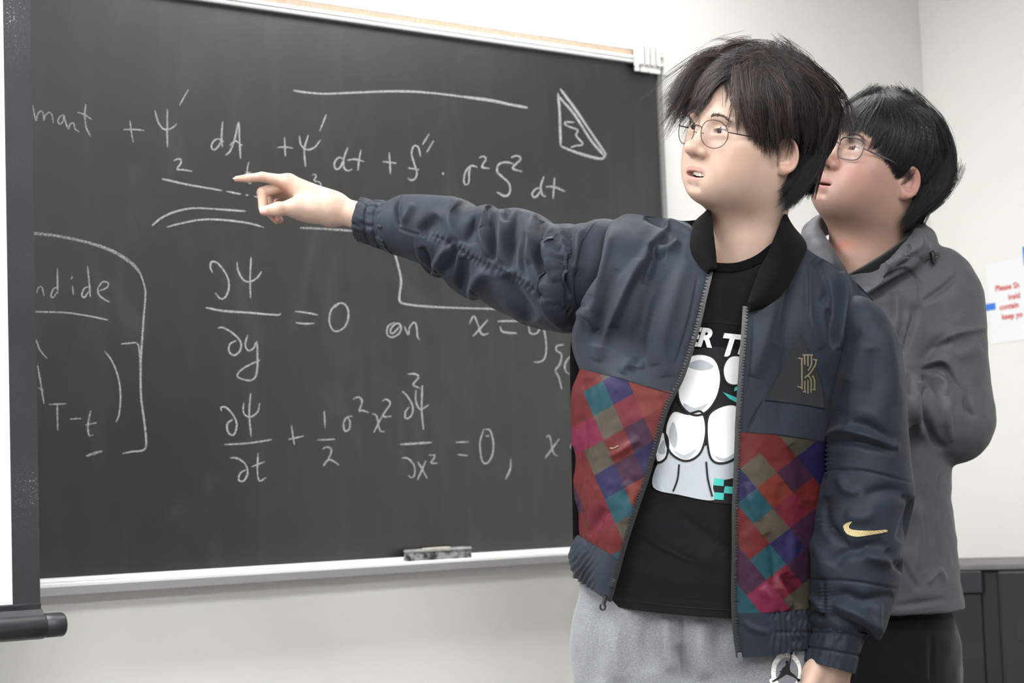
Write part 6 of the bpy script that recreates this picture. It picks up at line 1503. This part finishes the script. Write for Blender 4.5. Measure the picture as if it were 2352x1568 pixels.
A1.strands([left[3], left[4], right[0], right[1]], 26, 4, cols=K1, wave=5, depth=(-0.004, 0.004), tip_j=16, root_j=8, spread=3, length=(0.9, 1.15), pair=False)   # loose wisps over the forehead
A1.strands(left[:2]+topg[:2]+right[-2:], 70, 2, cols=K1, wave=6, depth=(0.0, 0.01), tip_j=18, root_j=14, spread=8, rad=0.00018, length=(0.9, 1.2), pair=False)    # flyaways
hl1 = [(-0.085, -0.040), (-0.03, -0.030), (0.0, -0.020), (0.03, 0.004), (0.06, 0.030), (0.085, 0.050), (0.105, 0.075), (0.125, 0.10), (0.2, 0.2)]
zk1, yk1 = zip(*hl1)
A1.far_side(1400, lambda p: p[1] < np.interp(p[2], zk1, yk1)+0.01, 0.13, 0.0007, K1+KD, (0, -0.03, 0.175))
hr1 = A1.build(per1, M_HAIR1)
M_CAP = mat('hair_roots', lin((18, 16, 16)), 0.95, 0.05)
A1.cap(per1, M_CAP, [(-0.028, -0.05)]+hl1[2:], 0.88, 1.2, lin((24, 21, 21)))
A2 = Hair(H2, (0, -0.016, 0.056), (0.092, 0.114, 0.103), 9)
g2 = [ch(q) for q in ([(1640, 400), (1540, 430), (1450, 490), (1400, 570), (1385, 640)], [(1650, 400), (1570, 450), (1500, 530), (1460, 610), (1445, 680)], [(1660, 400), (1620, 470), (1570, 560), (1540, 640), (1530, 690)], [(1680, 400), (1680, 490), (1645, 590), (1605, 690), (1575, 745)],
                      [(1700, 405), (1740, 500), (1730, 620), (1675, 745), (1612, 815)], [(1720, 410), (1800, 520), (1810, 660), (1745, 805), (1668, 895)], [(1750, 415), (1860, 530), (1890, 680), (1848, 835), (1768, 935), (1720, 975)], [(1780, 420), (1920, 540), (1970, 700), (1955, 840), (1890, 930), (1845, 960)],
                      [(1800, 425), (1970, 560), (2040, 720), (2035, 860), (1980, 940), (1930, 970)], [(1820, 430), (2010, 590), (2090, 750), (2095, 890), (2050, 990)], [(1830, 440), (2030, 600), (2110, 750), (2130, 880), (2095, 1010)])]
n2 = [ch(q) for q in ([(1960, 960), (1945, 1080), (1900, 1170), (1850, 1230), (1805, 1285)], [(2000, 940), (1990, 1040), (1940, 1120), (1880, 1200), (1825, 1285)], [(2050, 900), (2065, 1000), (2020, 1085), (1950, 1145), (1890, 1195)], [(2110, 850), (2100, 960), (2050, 1055), (1980, 1120), (1920, 1165)])]
K2 = [lin(c) for c in ((24, 24, 26), (30, 30, 32), (20, 20, 22), (36, 36, 39))]
A2.strands(g2, 520, 14, cols=K2, wave=1.2, depth=(-0.003, 0.020), tip_j=8, root_j=9, spread=5, length=(0.94, 1.07))
A2.strands(n2, 110, 14, cols=K2, wave=1.0, depth=(0.0, 0.020), tip_j=7, root_j=12, spread=6, length=(0.85, 1.0), fixed=(D2-0.055, D2-0.060))
A2.strands(n2, 110, 14, cols=K2, wave=1.0, depth=(0.0, 0.06), tip_j=8, root_j=14, spread=6, length=(0.85, 1.0), fixed=(D2-0.03, D2-0.03))
A2.strands(g2[:3]+[ch([(1660, 400), (1600, 372), (1560, 380)])], 14, 3, cols=K2, wave=4, depth=(0.0, 0.006), tip_j=10, root_j=8, spread=4, rad=0.0002, pair=False)
A2.far_side(1300, lambda p: p[1] < np.interp(p[2], zk1, yk1)+0.01, 0.12, 0.0007, K2, (0, -0.02, 0.16))
A2.build(per2, M_HAIR2)
A2.cap(per2, M_CAP, [(-0.028, -0.05)]+hl1[2:], 0.90, 1.2, lin((16, 16, 17)))

# ------------------------------------------------------------------ spectacles
M_WIRE = mat('wire_black', lin((26, 25, 26)), 0.35, 0.5, metal=0.6)
M_GREYF = mat('frame_grey', lin((84, 84, 86)), 0.35, 0.5, metal=0.3)
M_LENS = mat('lens_glass', (0.03, 0.04, 0.06), 0.03, 0.7, Alpha=0.07)
M_PAD = mat('nose_pad', (0.75, 0.7, 0.66), 0.3, 0.5, Alpha=0.6)
def spectacles(H, label, cx, cy, cz, hw, hh, power, tilt, wrap, rr, m, temple, flat_top=0.0, top_m=None):
    lo = H.w((0, cy, cz)); g = empty('eyeglasses', lo, label, 'eyeglasses')
    T = lambda x, y, z: H.w((x, y, z))
    def lens_pt(sd, a, k=1.0):
        c_, s_ = math.cos(a), math.sin(a)
        x = math.copysign(abs(c_)**(2/power), c_)*hw*k; z = math.copysign(abs(s_)**(2/power), s_)*hh*k
        if z > 0: z *= 1-flat_top
        x *= 1-0.10*(z/hh < -0.2)*min(1, (-z/hh-0.2)) 
        return T(sd*(cx)+x, cy-abs(sd*cx+x)**2*wrap+z*tilt, cz+z)
    for sd in (-1, 1):
        an = np.linspace(0, 2*np.pi, 64, endpoint=False)
        ring = np.array([lens_pt(sd, a) for a in np.r_[an, an[:2]]])
        rim = obj('rim', *tube(ring, rr, 8, False), m, g)
        V = [lens_pt(sd, 0, 0.0)]+[lens_pt(sd, a, k) for k in (0.5, 0.98) for a in an]
        F = [[0, 1+i, 1+(i+1) % 64] for i in range(64)]+[[1+i, 65+i, 65+(i+1) % 64, 1+(i+1) % 64] for i in range(64)]
        obj('lens', V, F, M_LENS, g)
        if top_m is not None:
            an2 = np.linspace(0.15*np.pi, 0.85*np.pi, 30); obj('brow_bar', *tube(np.array([lens_pt(sd, a, 1.01) for a in an2]), rr*1.35, 8), top_m, g)
        # nose pad on its arm
        xi = sd*(cx-hw*0.93)
        arm = np.array([T(xi, cy+0.001, cz-0.002), T(xi-sd*0.001, cy-0.004, cz-0.001), T(xi-sd*0.0025, cy-0.006, cz-0.005)])
        obj('nose_pad_arm', *tube(spline(arm, 8), 0.0005, 6), m, g)
        bm = bmesh.new(); bmesh.ops.create_uvsphere(bm, u_segments=12, v_segments=8, radius=1.0); bm.verts.index_update()
        v = np.array([q.co[:] for q in bm.verts]); f = [[q.index for q in p.verts] for p in bm.faces]; bm.free()
        obj('nose_pad', np.array([T(xi-sd*0.0025+q[0]*0.0016, cy-0.007+q[1]*0.003, cz-0.007+q[2]*0.0055) for q in v]), f, M_PAD, g)
        # temple
        xo = sd*(cx+hw); hz = cz+hh*0.25
        yo = cy-abs(cx+hw)**2*wrap
        path = spline([T(xo, yo, hz), T(xo+sd*0.005, yo-0.003, hz), T(xo+sd*0.007, yo-0.014, hz), T(sd*0.0770, 0.045, hz+0.0), T(sd*0.0765, 0.010, hz-0.001), T(sd*0.0790, -0.012, hz-0.008), T(sd*0.0790, -0.026, hz-0.030)], 40)
        obj('temple', *tube(path, np.r_[np.full(4, temple), np.full(12, temple*1.25), np.linspace(temple*1.2, temple*0.8, 12), np.full(12, temple*1.3)], 8), m, g)
    br = spline([T(-(cx-hw)*1.02, cy-0.0002, cz+hh*0.30), T(-0.003, cy+0.003, cz+hh*0.42), T(0.003, cy+0.003, cz+hh*0.42), T((cx-hw)*1.02, cy-0.0002, cz+hh*0.30)], 14)
    obj('bridge', *tube(br, rr*1.15, 8), m, g)
    return g
spectacles(H1, 'thin round black wire eyeglasses worn by the pointing person', 0.0325, 0.1015, 0.0150, 0.0245, 0.0215, 2.25, 0.10, 3.2, 0.00062, M_WIRE, 0.0008, 0.06)
spectacles(H2, 'rectangular grey eyeglasses worn by the person in the windbreaker', 0.0325, 0.0985, 0.0170, 0.0245, 0.0185, 3.4, 0.10, 3.2, 0.0011, M_GREYF, 0.0012, 0.0, mat('frame_dark', lin((40, 40, 42)), 0.35, metal=0.4))
